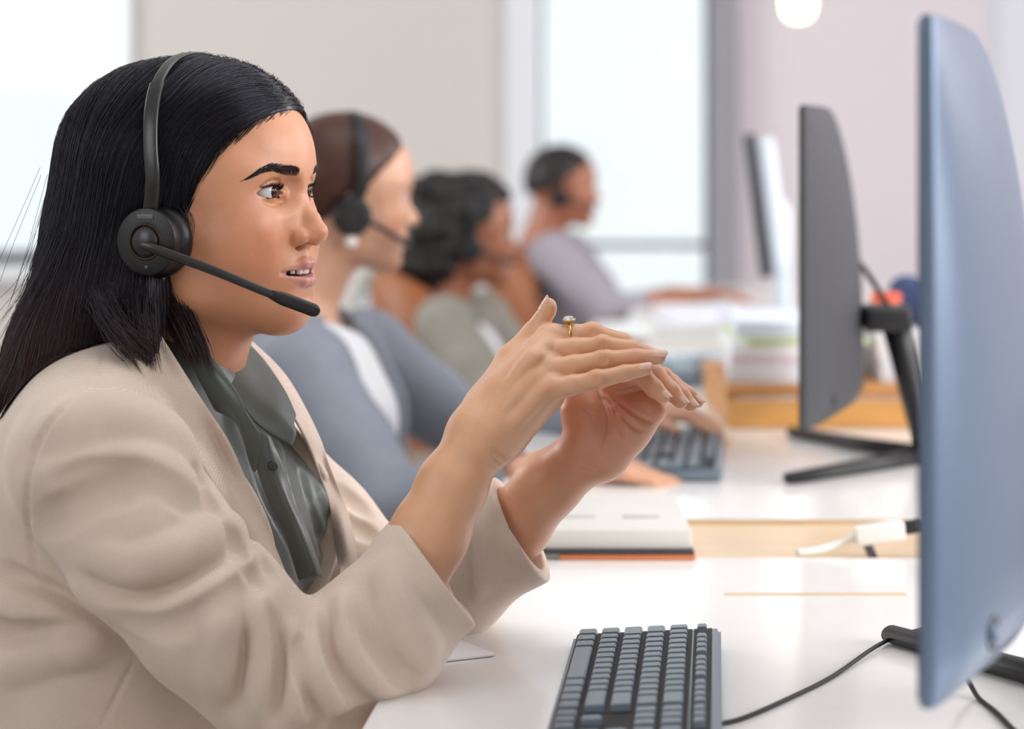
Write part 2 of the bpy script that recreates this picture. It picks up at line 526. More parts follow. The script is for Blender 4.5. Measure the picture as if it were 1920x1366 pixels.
def head_blob(fine=True, male=False, open_mouth=True, ears=True):
    b = Blob()
    b.ell((0.002, 0, 0.030), (0.092, 0.073, 0.084), 0)                       # cranium
    b.ell((-0.025, 0, 0.010), (0.072, 0.070, 0.075), 0.03)                   # back of the skull
    b.ell((0.046, 0, -0.030), (0.050, 0.057, 0.078), 0.04)                   # face mass
    b.ell((0.0535, 0, 0.030), (0.0435, 0.052, 0.046), 0.02)                   # forehead
    for s in (-1, 1):
        b.ell((0.064, 0.041*s, -0.030), (0.024, 0.021, 0.020), 0.022)        # cheekbone
        b.ell((0.064, 0.034*s, -0.056), (0.026, 0.023, 0.030), 0.022)
        b.ell((0.040, 0.046*s, -0.058), (0.030, 0.018, 0.032), 0.022)        # cheek
        b.cone((0.079, 0.010*s, -0.0965), (0.022, 0.047*s, -0.082), 0.014, 0.015, 0.026)  # jaw line
        b.cone((0.022, 0.047*s, -0.082), (0.012, 0.058*s, -0.030), 0.013, 0.013, 0.022)
        b.cone((0.0865, 0.010*s, 0.0165), (0.076, 0.042*s, 0.0165), 0.0095, 0.0085, 0.012)  # brow ridge
        b.ell((0.050, 0.052*s, 0.010), (0.022, 0.013, 0.026), 0.02)          # temple
    b.ball((0.0815, 0, -0.0975), 0.0140, 0.02)                                 # chin
    b.ball((0.0755, 0, -0.0945), 0.0190, 0.02)
    b.ell((0.048, 0, -0.086), (0.046, 0.040, 0.026), 0.02)
    # muzzle
    b.ell((0.074, 0, -0.068), (0.0275, 0.031, 0.027), 0.016)
    for s in (-1, 1):                                                        # eye hollows
        b.ell((0.1005, 0.0290*s, -0.0005), (0.0165, 0.0165, 0.0125), 0.012, 's')
        b.ell((0.1000, 0.0180*s, -0.0010), (0.011, 0.008, 0.011), 0.010, 's')
    # nose
    b.chain([(0.0845, 0, 0.014), (0.0832, 0, 0.003), (0.0945, 0, -0.009), (0.1075, 0, -0.0236), (0.1112, 0, -0.0325)], [0.0072, 0.0060, 0.0062, 0.0066, 0.0080], 0.009, kj=0.0045)
    b.ball((0.1125, 0, -0.0345), 0.0090, 0.004)
    for s in (-1, 1):
        b.cone((0.0865, 0.005*s, -0.006), (0.0945, 0.0085*s, -0.032), 0.0060, 0.0085, 0.014)
        b.ell((0.0985, 0.0132*s, -0.0378), (0.0118, 0.0066, 0.0076), 0.0040)   # wing
        b.ball((0.1090, 0.0045*s, -0.0365), 0.0066, 0.004)
    b.cone((0.098, 0, -0.0425), (0.1095, 0, -0.0405), 0.0044, 0.0042, 0.005)   # columella
    b.cone((0.0945, 0, -0.045), (0.0995, 0, -0.0560), 0.0050, 0.0050, 0.010)   # below the nose
    if fine:
        for s in (-1, 1):
            b.chain([(0.1085, 0.0068*s, -0.0448), (0.0985, 0.0092*s, -0.0448)], [0.0030, 0.0040], 0.0022, 's')     # nostril
            groove(b, [(0.0208, -0.0345), (0.0214, -0.0385), (0.0204, -0.0425), (0.0178, -0.0458)], [0.0004, 0.0014, 0.0017, 0.0010], 0.0004, 0.0022, s)  # wing groove
        b.cone((0.1055, 0, -0.047), (0.1090, 0, -0.0550), 0.0014, 0.0016, 0.005, 's')   # philtrum
    # lips
    LP = [(0.1050, 0.0012), (0.1035, 0.0065), (0.0950, 0.0175), (0.0775, 0.0290)]
    for s in (-1, 1):
        zu = (-0.0602, -0.0600, -0.0628, -0.0670); zl = (-0.0762, -0.0757, -0.0726, -0.0676)
        b.chain([(LP[i][0], LP[i][1]*s, zu[i]) for i in range(4)], [0.0036, 0.0036, 0.0029, 0.0012], 0.0030)
        b.chain([(LP[i][0] - 0.0020 + 0.0004*i, LP[i][1]*s, zl[i]) for i in range(4)], [0.0052, 0.0050, 0.0037, 0.0012], 0.0030)
    b.ell((0.1080, 0, -0.0885), (0.0075, 0.022, 0.0050), 0.012, 's')   # below the lower lip
    hw = (0.0030, 0.0030, 0.0022, 0.0008) if open_mouth else (0.0005,)*4
    for off in ((0.005, 0.0015, -0.002, -0.006, -0.010) if open_mouth else (0.004,)):
        pts = []; rr = []
        for s in (-1, 1):
            ii = range(3, -1, -1) if s < 0 else range(4)
            for i in ii:
                sh = 1 - 0.25 * i / 3
                pts.append((LP[i][0] + off * sh, (LP[i][1] + (0 if i < 3 else -0.0005))*s, -0.0677 - (0.0005, 0.0004, 0.0003, 0.0010)[i])); rr.append(hw[i])
        b.chain(pts, rr, 0.0010, 's')
    for s in (-1, 1):
        groove(b, [(0.0165, -0.0680), (0.022, -0.0678), (0.0262, -0.0676), (0.0300, -0.0674)], [0.0022, 0.0016, 0.0013, 0.0010] if open_mouth else 0.0008, -0.0004, 0.0020, s)
    # lids
    for s in (-1, 1):
        b.ball((EYE[0], EYE[1]*s, EYE[2]), EYE_R + 0.0014, 0.004)
        b.cone((0.0885, (EYE[1]-0.0145)*s, -0.0012), (0.0870, (EYE[1]-0.0120)*s, -0.0010), 0.0030, 0.0030, 0.005)   # inner corner
        if fine:
            groove(b, [(EYE[1] + 0.0165*t + 0.001, 0.0092 - 0.0060*t*t) for t in np.linspace(-0.9, 1.15, 9)], [0.0004, 0.0010, 0.0013, 0.0014, 0.0014, 0.0014, 0.0013, 0.0010, 0.0004], 0.0003, 0.0018, s)
            groove(b, [(EYE[1] + 0.0150*t, -0.0100 + 0.0035*t*t) for t in np.linspace(-0.9, 0.9, 7)], 0.0007, 0.0005, 0.003, s)
        b.fn(almond(s, 0.0160, 0.0064, 0.0037, 0.0012, -0.0012, 0.20, 0.0), (EYE[0]+0.008, EYE[1]*s, 0), 0.02, 0.0010, 's')
    if ears:
        for s in (-1, 1):
            Rz = np.array(Matrix.Rotation(s*0.35, 3, 'Z') @ Matrix.Rotation(0.15, 3, 'Y'))
            b.ell((0.004, 0.077*s, -0.008), (0.0165, 0.0065, 0.030), 0.006, rot=Rz)
            b.ell((0.008, 0.0815*s, -0.004), (0.0085, 0.005, 0.017), 0.006, 's', rot=Rz)
            b.ball((0.008, 0.074*s, -0.034), 0.0075, 0.006)
    return b

def head_colours(P, skin, lip, brow=None, open_mouth=True):
    """albedo of the skin by place: lips, blush, brows, inner mouth"""
    x, y, z = P.T; ay = np.abs(y)
    col = np.tile(np.array(skin), (len(P), 1))
    def blend(w, c):
        nonlocal col
        col = col * (1 - w[:, None]) + np.array(c) * w[:, None]
    sk = np.array(skin)
    blend(0.55 * gauss(np.stack([x, ay, z], -1), (0.075, 0.050, -0.045), (0.03, 0.022, 0.022)), sk * np.array([1.0, 0.72, 0.66]))
    blend(0.30 * gauss(np.stack([x, ay, z], -1), (0.115, 0.0, -0.036), (0.015, 0.014, 0.012)), sk * np.array([1.02, 0.86, 0.82]))
    # lips: region between the two arcs
    m = (x > 0.078)
    t = np.clip(ay / 0.0292, 0, 1.2)
    top = -0.0560 - 0.0100 * t**1.5 - 0.0010 * np.exp(-(ay/0.0025)**2)
    bot = -0.0822 + 0.0135 * t**2.0
    w = sstep(z, bot - 0.0011, bot + 0.0011) * (1 - sstep(z, top - 0.0011, top + 0.0011)) * (t < 1.03) * m
    blend(w * 0.92, lip)
    if open_mouth:
        wi = ((x < 0.0965 - 0.55*ay) & (w > 0.1) & (x > 0.05) & (np.abs(z + 0.068) < 0.006) & (ay < 0.024))
        blend(wi * 0.8, (0.12, 0.03, 0.03))
    # lash line
    for s in (-1, 1):
        al = almond(s, 0.0160, 0.0064, 0.0037, 0.0012, -0.0012, 0.20, 0.0)(P)
        front = (x > 0.078) & (y * s > EYE[1] - 0.0095)
        blend(np.clip(1 - np.abs(al) / 0.0011, 0, 1) * front * (z > -0.0005) * 0.85, (0.02, 0.014, 0.012))
        blend(np.clip(1 - np.abs(al) / 0.0009, 0, 1) * front * (z <= -0.0005) * 0.45, (0.10, 0.05, 0.04))
    if brow is not None:
        blend(brow_weight(x, ay, z) * 0.35, brow)
    return col

BROW = [(0.0130, 0.0160, 0.0026), (0.018, 0.0168, 0.0038), (0.030, 0.0188, 0.0043), (0.040, 0.0208, 0.0037), (0.050, 0.0178, 0.0027), (0.0565, 0.0130, 0.0016), (0.060, 0.0105, 0.0006)]   # across, height, half width
def brow_weight(x, ay, z):
    B = np.array(BROW)
    zc = np.interp(ay, B[:, 0], B[:, 1]); hw = np.interp(ay, B[:, 0], B[:, 2], left=0, right=0)
    return np.clip(1.3 - np.abs(z - zc) / np.maximum(hw, 1e-5), 0, 1) * (hw > 0) * (x > 0.04)

def surface_x(blob, yz, x0=0.14):
    """march many rays from the front towards the skin"""
    yz = np.asarray(yz, float)
    P = np.concatenate([np.full((len(yz), 1), x0), yz], 1)
    for _ in range(45):
        d = np.maximum(blob.eval(P), 0)
        P[:, 0] -= d * 0.8
        if d.max() < 0.0001: break
    return P

def strand_mesh(name, paths, radii, m, parent=None, sides=3, cols=None):
    """many fine tapered hairs as one mesh; paths (n, k, 3), radii (k,) or (n, k)"""
    Pn = np.asarray(paths, float); n, k, _ = Pn.shape
    R = np.broadcast_to(np.asarray(radii, float), (n, k))
    T = np.gradient(Pn, axis=1); T /= np.maximum(np.linalg.norm(T, axis=2, keepdims=True), 1e-9)
    ref = np.array([0.3, -0.9, 0.31]); ref /= np.linalg.norm(ref)
    U = np.cross(T, ref); U /= np.maximum(np.linalg.norm(U, axis=2, keepdims=True), 1e-9)
    W = np.cross(T, U)
    ang = np.arange(sides) * 2 * math.pi / sides
    V = Pn[:, :, None] + R[:, :, None, None] * (U[:, :, None] * np.cos(ang)[None, None, :, None] + W[:, :, None] * np.sin(ang)[None, None, :, None])
    idx = np.arange(n * k * sides).reshape(n, k, sides)
    a = idx[:, :-1]; b_ = idx[:, 1:]
    F = np.stack([a, np.roll(a, -1, 2), np.roll(b_, -1, 2), b_], -1).reshape(-1, 4)
    me = np_mesh(name, V.reshape(-1, 3), F)
    if cols is not None: set_cols(me, np.repeat(np.asarray(cols).reshape(n * k, 3), sides, 0))
    return link(name, me, m, parent)

def eyeball(name, M, s, look, m, parent):
    """white, iris and pupil on one eyeball; look = local gaze direction"""
    n = 72; R = EYE_R
    Ld = Vector(look).normalized(); _, u, v = frame(Ld)
    V = []; cols = []
    rings = list(np.linspace(0, 1.0, 46))
    for t in rings:
        a = t * 1.5
        bulge = 0.0008 * max(0.0, 1 - (a / 0.50)**2)
        ri = a * R
        if ri < 0.0019: c = (0.004, 0.003, 0.003)
        elif ri < 0.0052: c = (0.045, 0.016, 0.008)
        elif ri < 0.0059: c = (0.020, 0.010, 0.007)
        else: c = (0.66, 0.62, 0.62)
        for k in range(n):
            ph = 2 * math.pi * k / n
            d = Ld * math.cos(a) + (u * math.cos(ph) + v * math.sin(ph)) * math.sin(a)
            V.append(Vector((EYE[0], EYE[1] * s, EYE[2])) + d * (R + bulge))
            f = 1.0
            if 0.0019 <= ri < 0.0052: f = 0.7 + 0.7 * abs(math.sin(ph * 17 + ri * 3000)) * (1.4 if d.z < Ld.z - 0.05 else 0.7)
            cols.append([q * f for q in c])
    V = to_world(M, np.array([tuple(p) for p in V]))
    F = []
    for i in range(len(rings) - 1):
        for k in range(n):
            F.append((i*n+k, i*n+(k+1) % n, (i+1)*n+(k+1) % n, (i+1)*n+k))
    me = np_mesh(name, V, np.array(F))
    set_cols(me, np.array(cols))
    return link(name, me, m, parent)

def face_hairs(M, blob, parent, m, rng, brow_n=900, dens=1.0):
    """brows and lashes, each side a mesh of its own"""
    for s in (-1, 1):
        B = np.array(BROW)
        ay = B[0, 0] - 0.0003 + (B[-1, 0] - B[0, 0]) * rng.uniform(0, 1, brow_n) ** 0.85
        zc = np.interp(ay, B[:, 0], B[:, 1]); hw = np.interp(ay, B[:, 0], B[:, 2])
        z = zc + rng.uniform(-1, 1, brow_n) * hw
        p = surface_x(blob, np.stack([ay * s, z], 1))
        up = 0.9 * np.maximum(0, 1 - (ay - B[0, 0]) / 0.014) + 0.18 - 0.35 * (z - zc) / np.maximum(hw, 1e-4) - 0.75 * sstep(ay, 0.038, 0.056)
        d = np.stack([-0.35 - 0.5 * (ay > 0.035), np.full(brow_n, s * 1.0), up], 1); d /= np.linalg.norm(d, axis=1, keepdims=True)
        L = rng.uniform(0.0040, 0.0068, brow_n) * np.where(ay > 0.045, 0.8, 1)
        paths = [p]
        for k in range(1, 4):
            t = k / 3
            w = p + d * (L * t)[:, None]
            w[:, 0] = surface_x(blob, w[:, 1:])[:, 0] + 0.0004 + 0.0006 * t
            paths.append(w)
        paths = np.stack(paths, 1)
        P = to_world(M, np.array(paths).reshape(-1, 3)).reshape(len(paths), 4, 3)
        strand_mesh('eyebrow', P, [0.00014, 0.00014, 0.00010, 0.00003], m, parent)
        paths = []
        w_, hu, hl = 0.0160, 0.0064, 0.0037
        for up_ in (1, 0):
            h = hu if up_ else hl
            Rr = (w_*w_ + h*h) / (2*h)
            for i in range(int((230 if up_ else 45) * dens)):
                u = rng.uniform(-0.90, 0.97) * w_
                v = (math.sqrt(Rr*Rr - u*u) + (h - Rr)) * (1 if up_ else -1)
                ct, st = 1.0, 0.0
                q0 = u * ct - v * st + 0.0012; z = u * st + v * ct - 0.0012
                r2 = (EYE_R + 0.0010)**2 - q0*q0 - z*z
                dd = math.sqrt(max(r2, 1e-7))
                ca, sa = math.cos(0.2), math.sin(0.2)
                x = dd * ca - q0 * sa; y = dd * sa + q0 * ca
                p = np.array([EYE[0] + x, s * (EYE[1] + y), z])
                fan = u / w_
                L = (0.0088 if up_ else 0.0036) * rng.uniform(0.75, 1.1) * (0.75 + 0.25 * (fan + 1) / 2)
                out = np.array([1.0, s * (0.25 + 0.65 * fan), 0.0]); out /= np.linalg.norm(out)
                q = []
                for k in range(6):
                    t = k / 5
                    q.append(p + out * L * (t * 1.0 - 0.25 * t * t) + np.array([0, 0, 1]) * L * ((0.62 * t * t - 0.20 * t) if up_ else -(0.45 * t)))
                paths.append(q)
        P = to_world(M, np.array(paths).reshape(-1, 3)).reshape(len(paths), 6, 3)
        strand_mesh('eyelashes', P, [0.00022, 0.00020, 0.00017, 0.00013, 0.00009, 0.00003], m, parent)

def teeth(M, m, parent):
    bm = bmesh.new()
    for row, (zc, hh, xo) in enumerate(((-0.0650, 0.0090, 0.0018), (-0.0745, 0.0050, -0.0010))):
        y = 0.0
        ws = (0.0084, 0.0066, 0.0074, 0.0066, 0.0064) if row == 0 else (0.0054, 0.0058, 0.0066, 0.0068)
        for w in ws:
            yc = y + w / 2; y += w
            xc = 0.0985 + xo - 26.0 * yc * yc
            an = math.atan(52.0 * yc)
            for s in (-1, 1):
                hz = hh * (1.0 if w > 0.008 or row else 0.93)
                add_box(bm, (xc - 0.0018, yc * s, zc + (hh - hz) / 2), (0.0040, w * 0.97 / math.cos(an) * 0.97, hz), Matrix.Rotation(-an * s, 4, 'Z'), 0.0012, 3)
    bm.transform(M)
    return bm_obj('teeth', bm, m, parent)

# ---------------------------------------------------------------- placing things on a blended surface
def on(blob, px, py, lift=0.0, y0=1.45, y1=6.0):
    """the point of a surface met along a bearing, lifted off along its normal"""
    px = np.atleast_1d(np.asarray(px, float)); py = np.atleast_1d(np.asarray(py, float))
    D = np.stack([(px - 960) / FPX, np.ones_like(px), -(py - HORIZON) / FPX], 1)
    o = np.array([0, 0, CAM_Z]); Y = np.full(len(px), y0)
    for _ in range(140):
        d = blob.eval(o + D * Y[:, None])
        Y = np.minimum(Y + d * 0.85, y1)
        if np.abs(d[Y < y1]).max(initial=0) < 0.0002: break
    P = o + D * Y[:, None]
    e = 0.0015; N = np.zeros_like(P)
    for k in range(3):
        dd = np.zeros(3); dd[k] = e
        N[:, k] = blob.eval(P + dd) - blob.eval(P - dd)
    N /= np.maximum(np.linalg.norm(N, axis=1, keepdims=True), 1e-9)
    return P + N * lift

def fold(b, pts, r, depth, raise_=False, k=None):
    """a crease (or ridge) along a line of bearings: r radius, depth how far it bites"""
    c = catmull([(p[0], p[1]) for p in pts], 4)
    S = on(b, c[:, 0], c[:, 1], (r - depth) if not raise_ else -(r - depth))
    n = len(S); t = np.linspace(-1, 1, n)
    rr = r * (1 - 0.0 * t)
    off = (1 - t ** 4)
    S2 = on(b, c[:, 0], c[:, 1], 0)
    S = S2 + (S - S2) * 1.0 + (S - S2) / max(abs(r - depth), 1e-6) * ((1 - off) * depth)[:, None]
    b.chain(list(S), list(rr), k if k is not None else r * 1.3, 'u' if raise_ else 's')

DY, DZ = 0.554, -0.033
def v3(px, py, Y): return np.array(at(px, py, Y + DY))          # near the woman in front: depth counted from 0.554 m
def W(x, y, z): return (x, y + DY, z + DZ)

# ---------------------------------------------------------------- the woman in front
M_skin = mat('skin', '#d9a27f', 0.36, vcol=True, sss=0.22, sssr=(0.007,), noise=0.035, nscale=70, bump=0.18, bscale=1100, spec=0.55)
M_eye = mat('eyeball', '#ffffff', 0.10, vcol=True, spec=0.3)
M_teeth = mat('enamel', '#efe9e4', 0.25)
M_lash = mat('dark short hair', '#0c0a0e', 0.4)
M_nail = mat('fingernail', '#e6b7a4', 0.18, spec=0.6)
M_gold = mat('gold', '#d9b36a', 0.22, metal=1.0)
M_stone = mat('clear stone', '#f3f3f6', 0.05, spec=1.0, trans=0.5)
SKIN = np.array(srgb('#d09472'))
SKIN2 = np.array(srgb('#deab88'))

HO = at(374, 357, 1.5 + DY)
HM = head_frame(HO, 22)

def knuckles(P, cols, pts, rad, c=(0.93, 0.78, 0.74)):
    for p in pts:
        w = np.exp(-((P - np.array(p)) ** 2).sum(1) / rad**2) * 0.55
        cols = cols * (1 - w[:, None]) + cols * np.array(c) * w[:, None]
    return cols

def finger(b, pts, rs, k=0.006):
    b.chain(pts, rs, k, kj=0.003)

def nail(parent, tip, back, normal, w, l, r):
    """curved nail plate near a fingertip; tip/back = last two joints, normal = the nail side"""
    tip = Vector(tip); ax = (tip - Vector(back)).normalized()
    n = Vector(normal); n = (n - ax * n.dot(ax)).normalized(); sd = ax.cross(n)
    bm = bmesh.new(); rows = 9; colsn = 9; g = []
    for i in range(rows):
        t = i / (rows - 1); row = []
        ww = w * (0.80 + 0.20 * min(1, t * 4)) * (1.0 if t < 0.72 else math.sqrt(max(0.0, 1 - ((t - 0.72) / 0.30) ** 2)))
        for j in range(colsn):
            s = (j / (colsn - 1) * 2 - 1)
            a = s * ww / (r * 1.02)
            row.append(bm.verts.new(tip + ax * (-l * 0.45 + l * t * 1.05) + (n * math.cos(a) + sd * math.sin(a)) * (r * 1.03) - n * 0.0010 * t * t))
        g.append(row)
    for i in range(rows - 1):
        for j in range(colsn - 1):
            bm.faces.new((g[i][j], g[i][j+1], g[i+1][j+1], g[i+1][j]))
    o = bm_obj('fingernail', bm, M_nail, parent)
    m = o.modifiers.new('thickness', 'SOLIDIFY'); m.thickness = 0.0006
    return o

def build_hands():
    R = Blob()          # her right hand, back of the hand to us
    el = v3(580, 1290, 1.306); el2 = v3(705, 1180, 1.332); cuff = v3(806, 1000, 1.352); mid = v3(847, 912, 1.362); wr = v3(887, 836, 1.375)
    R.chain([el, el2, cuff, mid, wr], [0.036, 0.036, 0.0302, 0.0270, 0.0232], 0.01)
    R.ball(v3(877, 845, 1.360), 0.0100, 0.014)                         # wrist bone
    mcp = [v3(1030, 632, 1.424), v3(1012, 660, 1.405), v3(1010, 697, 1.388), v3(1020, 733, 1.374)]
    pip = [v3(1111, 625, 1.425), v3(1129, 649, 1.408), v3(1132, 676, 1.390), v3(1119, 712, 1.374)]
    dip = [v3(1166, 640, 1.422), v3(1186, 655, 1.406), v3(1192, 670, 1.391), v3(1171, 699, 1.377)]
    tip = [v3(1196, 654, 1.420), v3(1222, 665, 1.405), v3(1235, 669, 1.391), v3(1209, 692, 1.378)]
    car = [v3(925, 770, 1.405), v3(918, 785, 1.395), v3(915, 800, 1.385), v3(922, 820, 1.380)]
    for i in range(4):
        R.chain([wr * 0.5 + car[i] * 0.5, car[i], mcp[i]], [0.019, 0.0165, 0.0112], 0.018)
    R.cone(v3(960, 740, 1.392), v3(1000, 690, 1.395), 0.018, 0.013, 0.016)
    R.cone(v3(955, 800, 1.392), v3(1030, 742, 1.390), 0.017, 0.012, 0.016)      # heel on the little finger side
    fr = [(0.0100, 0.0084, 0.0072, 0.0060), (0.0102, 0.0086, 0.0074, 0.0062), (0.0100, 0.0082, 0.0070, 0.0060), (0.0092, 0.0074, 0.0064, 0.0054)]
    for i in range(4):
        finger(R, [mcp[i], mcp[i] * 0.45 + pip[i] * 0.55, pip[i], dip[i], tip[i]], [fr[i][0], (fr[i][0] + fr[i][1]) / 2 - 0.0004, fr[i][1], fr[i][2], fr[i][3]], 0.006)
        R.ball(pip[i] + np.array([0, -0.0012, 0.0014]), fr[i][1] * 0.92, 0.004)
    tm = [v3(915, 760, 1.415), v3(962, 678, 1.432), v3(1001, 628, 1.440), v3(1024, 586, 1.436)]
    R.chain(tm, [0.017, 0.0145, 0.0105, 0.0072], 0.014, kj=0.004)
    R.ell(v3(1029, 577, 1.435), (0.0068, 0.0075, 0.0085), 0.003)
    for a in ((900, 858), ):                                            # wrinkles at the wrist
        fold(R, [(922, 838), (934, 852), (946, 862)], 0.0012, 0.0007)
        fold(R, [(914, 850), (924, 862), (936, 872)], 0.0010, 0.0005)
    for i in range(4):
        c = pip[i]
        px = 960 + c[0] * FPX / c[1]; py = HORIZON + (CAM_Z - c[2]) * FPX / c[1]
        for dx in (-5, 0, 5):
            fold(R, [(px + dx - 1, py - 7), (px + dx, py), (px + dx - 1, py + 7)], 0.0010, 0.00045)
    # tendons over the back of the hand
    for i in range(4):
        m = mcp[i]; px = 960 + m[0] * FPX / m[1]; py = HORIZON + (CAM_Z - m[2]) * FPX / m[1]
        fold(R, [(px - 4, py), (px - 30, py + 30), (px - 58, py + 62)], 0.0045, 0.0010, True)
    Vr, Fr = R.mesh(W(-0.18, 1.27, 0.78), W(0.15, 1.47, 1.10), 0.0011, mg=0.012)
    Lh = Blob()         # her left hand, palm to us
    el = v3(845, 1092, 1.555); cuff = v3(965, 985, 1.50); mid = v3(1028, 908, 1.475); wr = v3(1092, 857, 1.452)
    Lh.chain([el, cuff, mid, wr], [0.036, 0.0295, 0.0268, 0.0245], 0.01)
    Lh.ell(v3(1103, 822, 1.440), (0.0190, 0.017, 0.0240), 0.012)        # ball of the thumb
    Lh.chain([v3(1105, 815, 1.442), v3(1090, 768, 1.446), v3(1086, 735, 1.452), v3(1096, 700, 1.455)], [0.0180, 0.0155, 0.0115, 0.0088], 0.010)
    Lh.chain([v3(1135, 850, 1.450), v3(1175, 800, 1.448), v3(1215, 768, 1.446)], [0.0215, 0.0195, 0.0150], 0.012)
    Lh.chain([v3(1120, 845, 1.455), v3(1160, 790, 1.458), v3(1190, 745, 1.460)], [0.020, 0.0185, 0.0140], 0.012)
    Lh.chain([v3(1110, 840, 1.460), v3(1140, 770, 1.466), v3(1160, 730, 1.468)], [0.018, 0.0160, 0.0130], 0.012)
    mcp = [v3(1140, 735, 1.472), v3(1170, 735, 1.470), v3(1200, 745, 1.466), v3(1228, 758, 1.458)]
    pip = [v3(1200, 700, 1.412), v3(1226, 700, 1.425), v3(1243, 706, 1.438), v3(1258, 716, 1.448)]
    dip = [v3(1226, 727, 1.404), v3(1258, 733, 1.417), v3(1278, 741, 1.430), v3(1291, 739, 1.442)]
    tip = [v3(1243, 743, 1.400), v3(1276, 753, 1.412), v3(1295, 759, 1.425), v3(1308, 753, 1.438)]
    fr = [(0.0100, 0.0084, 0.0074, 0.0062), (0.0100, 0.0084, 0.0074, 0.0060), (0.0098, 0.0080, 0.0070, 0.0058), (0.0090, 0.0070, 0.0062, 0.0052)]
    for i in range(4):
        finger(Lh, [mcp[i], (mcp[i] + pip[i]) / 2 + np.array([0, 0, 0.006]), pip[i], dip[i], tip[i]], [fr[i][0], 0.0094, fr[i][1], fr[i][2], fr[i][3]], 0.005)
    # lines of the palm
    fold(Lh, [(1124, 742), (1138, 765), (1142, 800), (1130, 840)], 0.0018, 0.0016, False, 0.0016)
    fold(Lh, [(1128, 740), (1158, 770), (1186, 798), (1204, 808)], 0.0018, 0.0016, False, 0.0016)
    fold(Lh, [(1150, 745), (1158, 790), (1172, 820)], 0.0014, 0.0010, False, 0.0016)
    fold(Lh, [(1138, 734), (1172, 762), (1202, 782), (1222, 792)], 0.0018, 0.0016, False, 0.0016)
    fold(Lh, [(1093, 762), (1103, 775), (1118, 778)], 0.0010, 0.0006)
    fold(Lh, [(1086, 876), (1105, 884), (1124, 884)], 0.0014, 0.0008)
    Vl, Fl = Lh.mesh(W(-0.14, 1.38, 0.78), W(0.18, 1.62, 1.08), 0.0011, mg=0.012)
    return (R, Vr, Fr, mcp, tip, dip), (Lh, Vl, Fl)

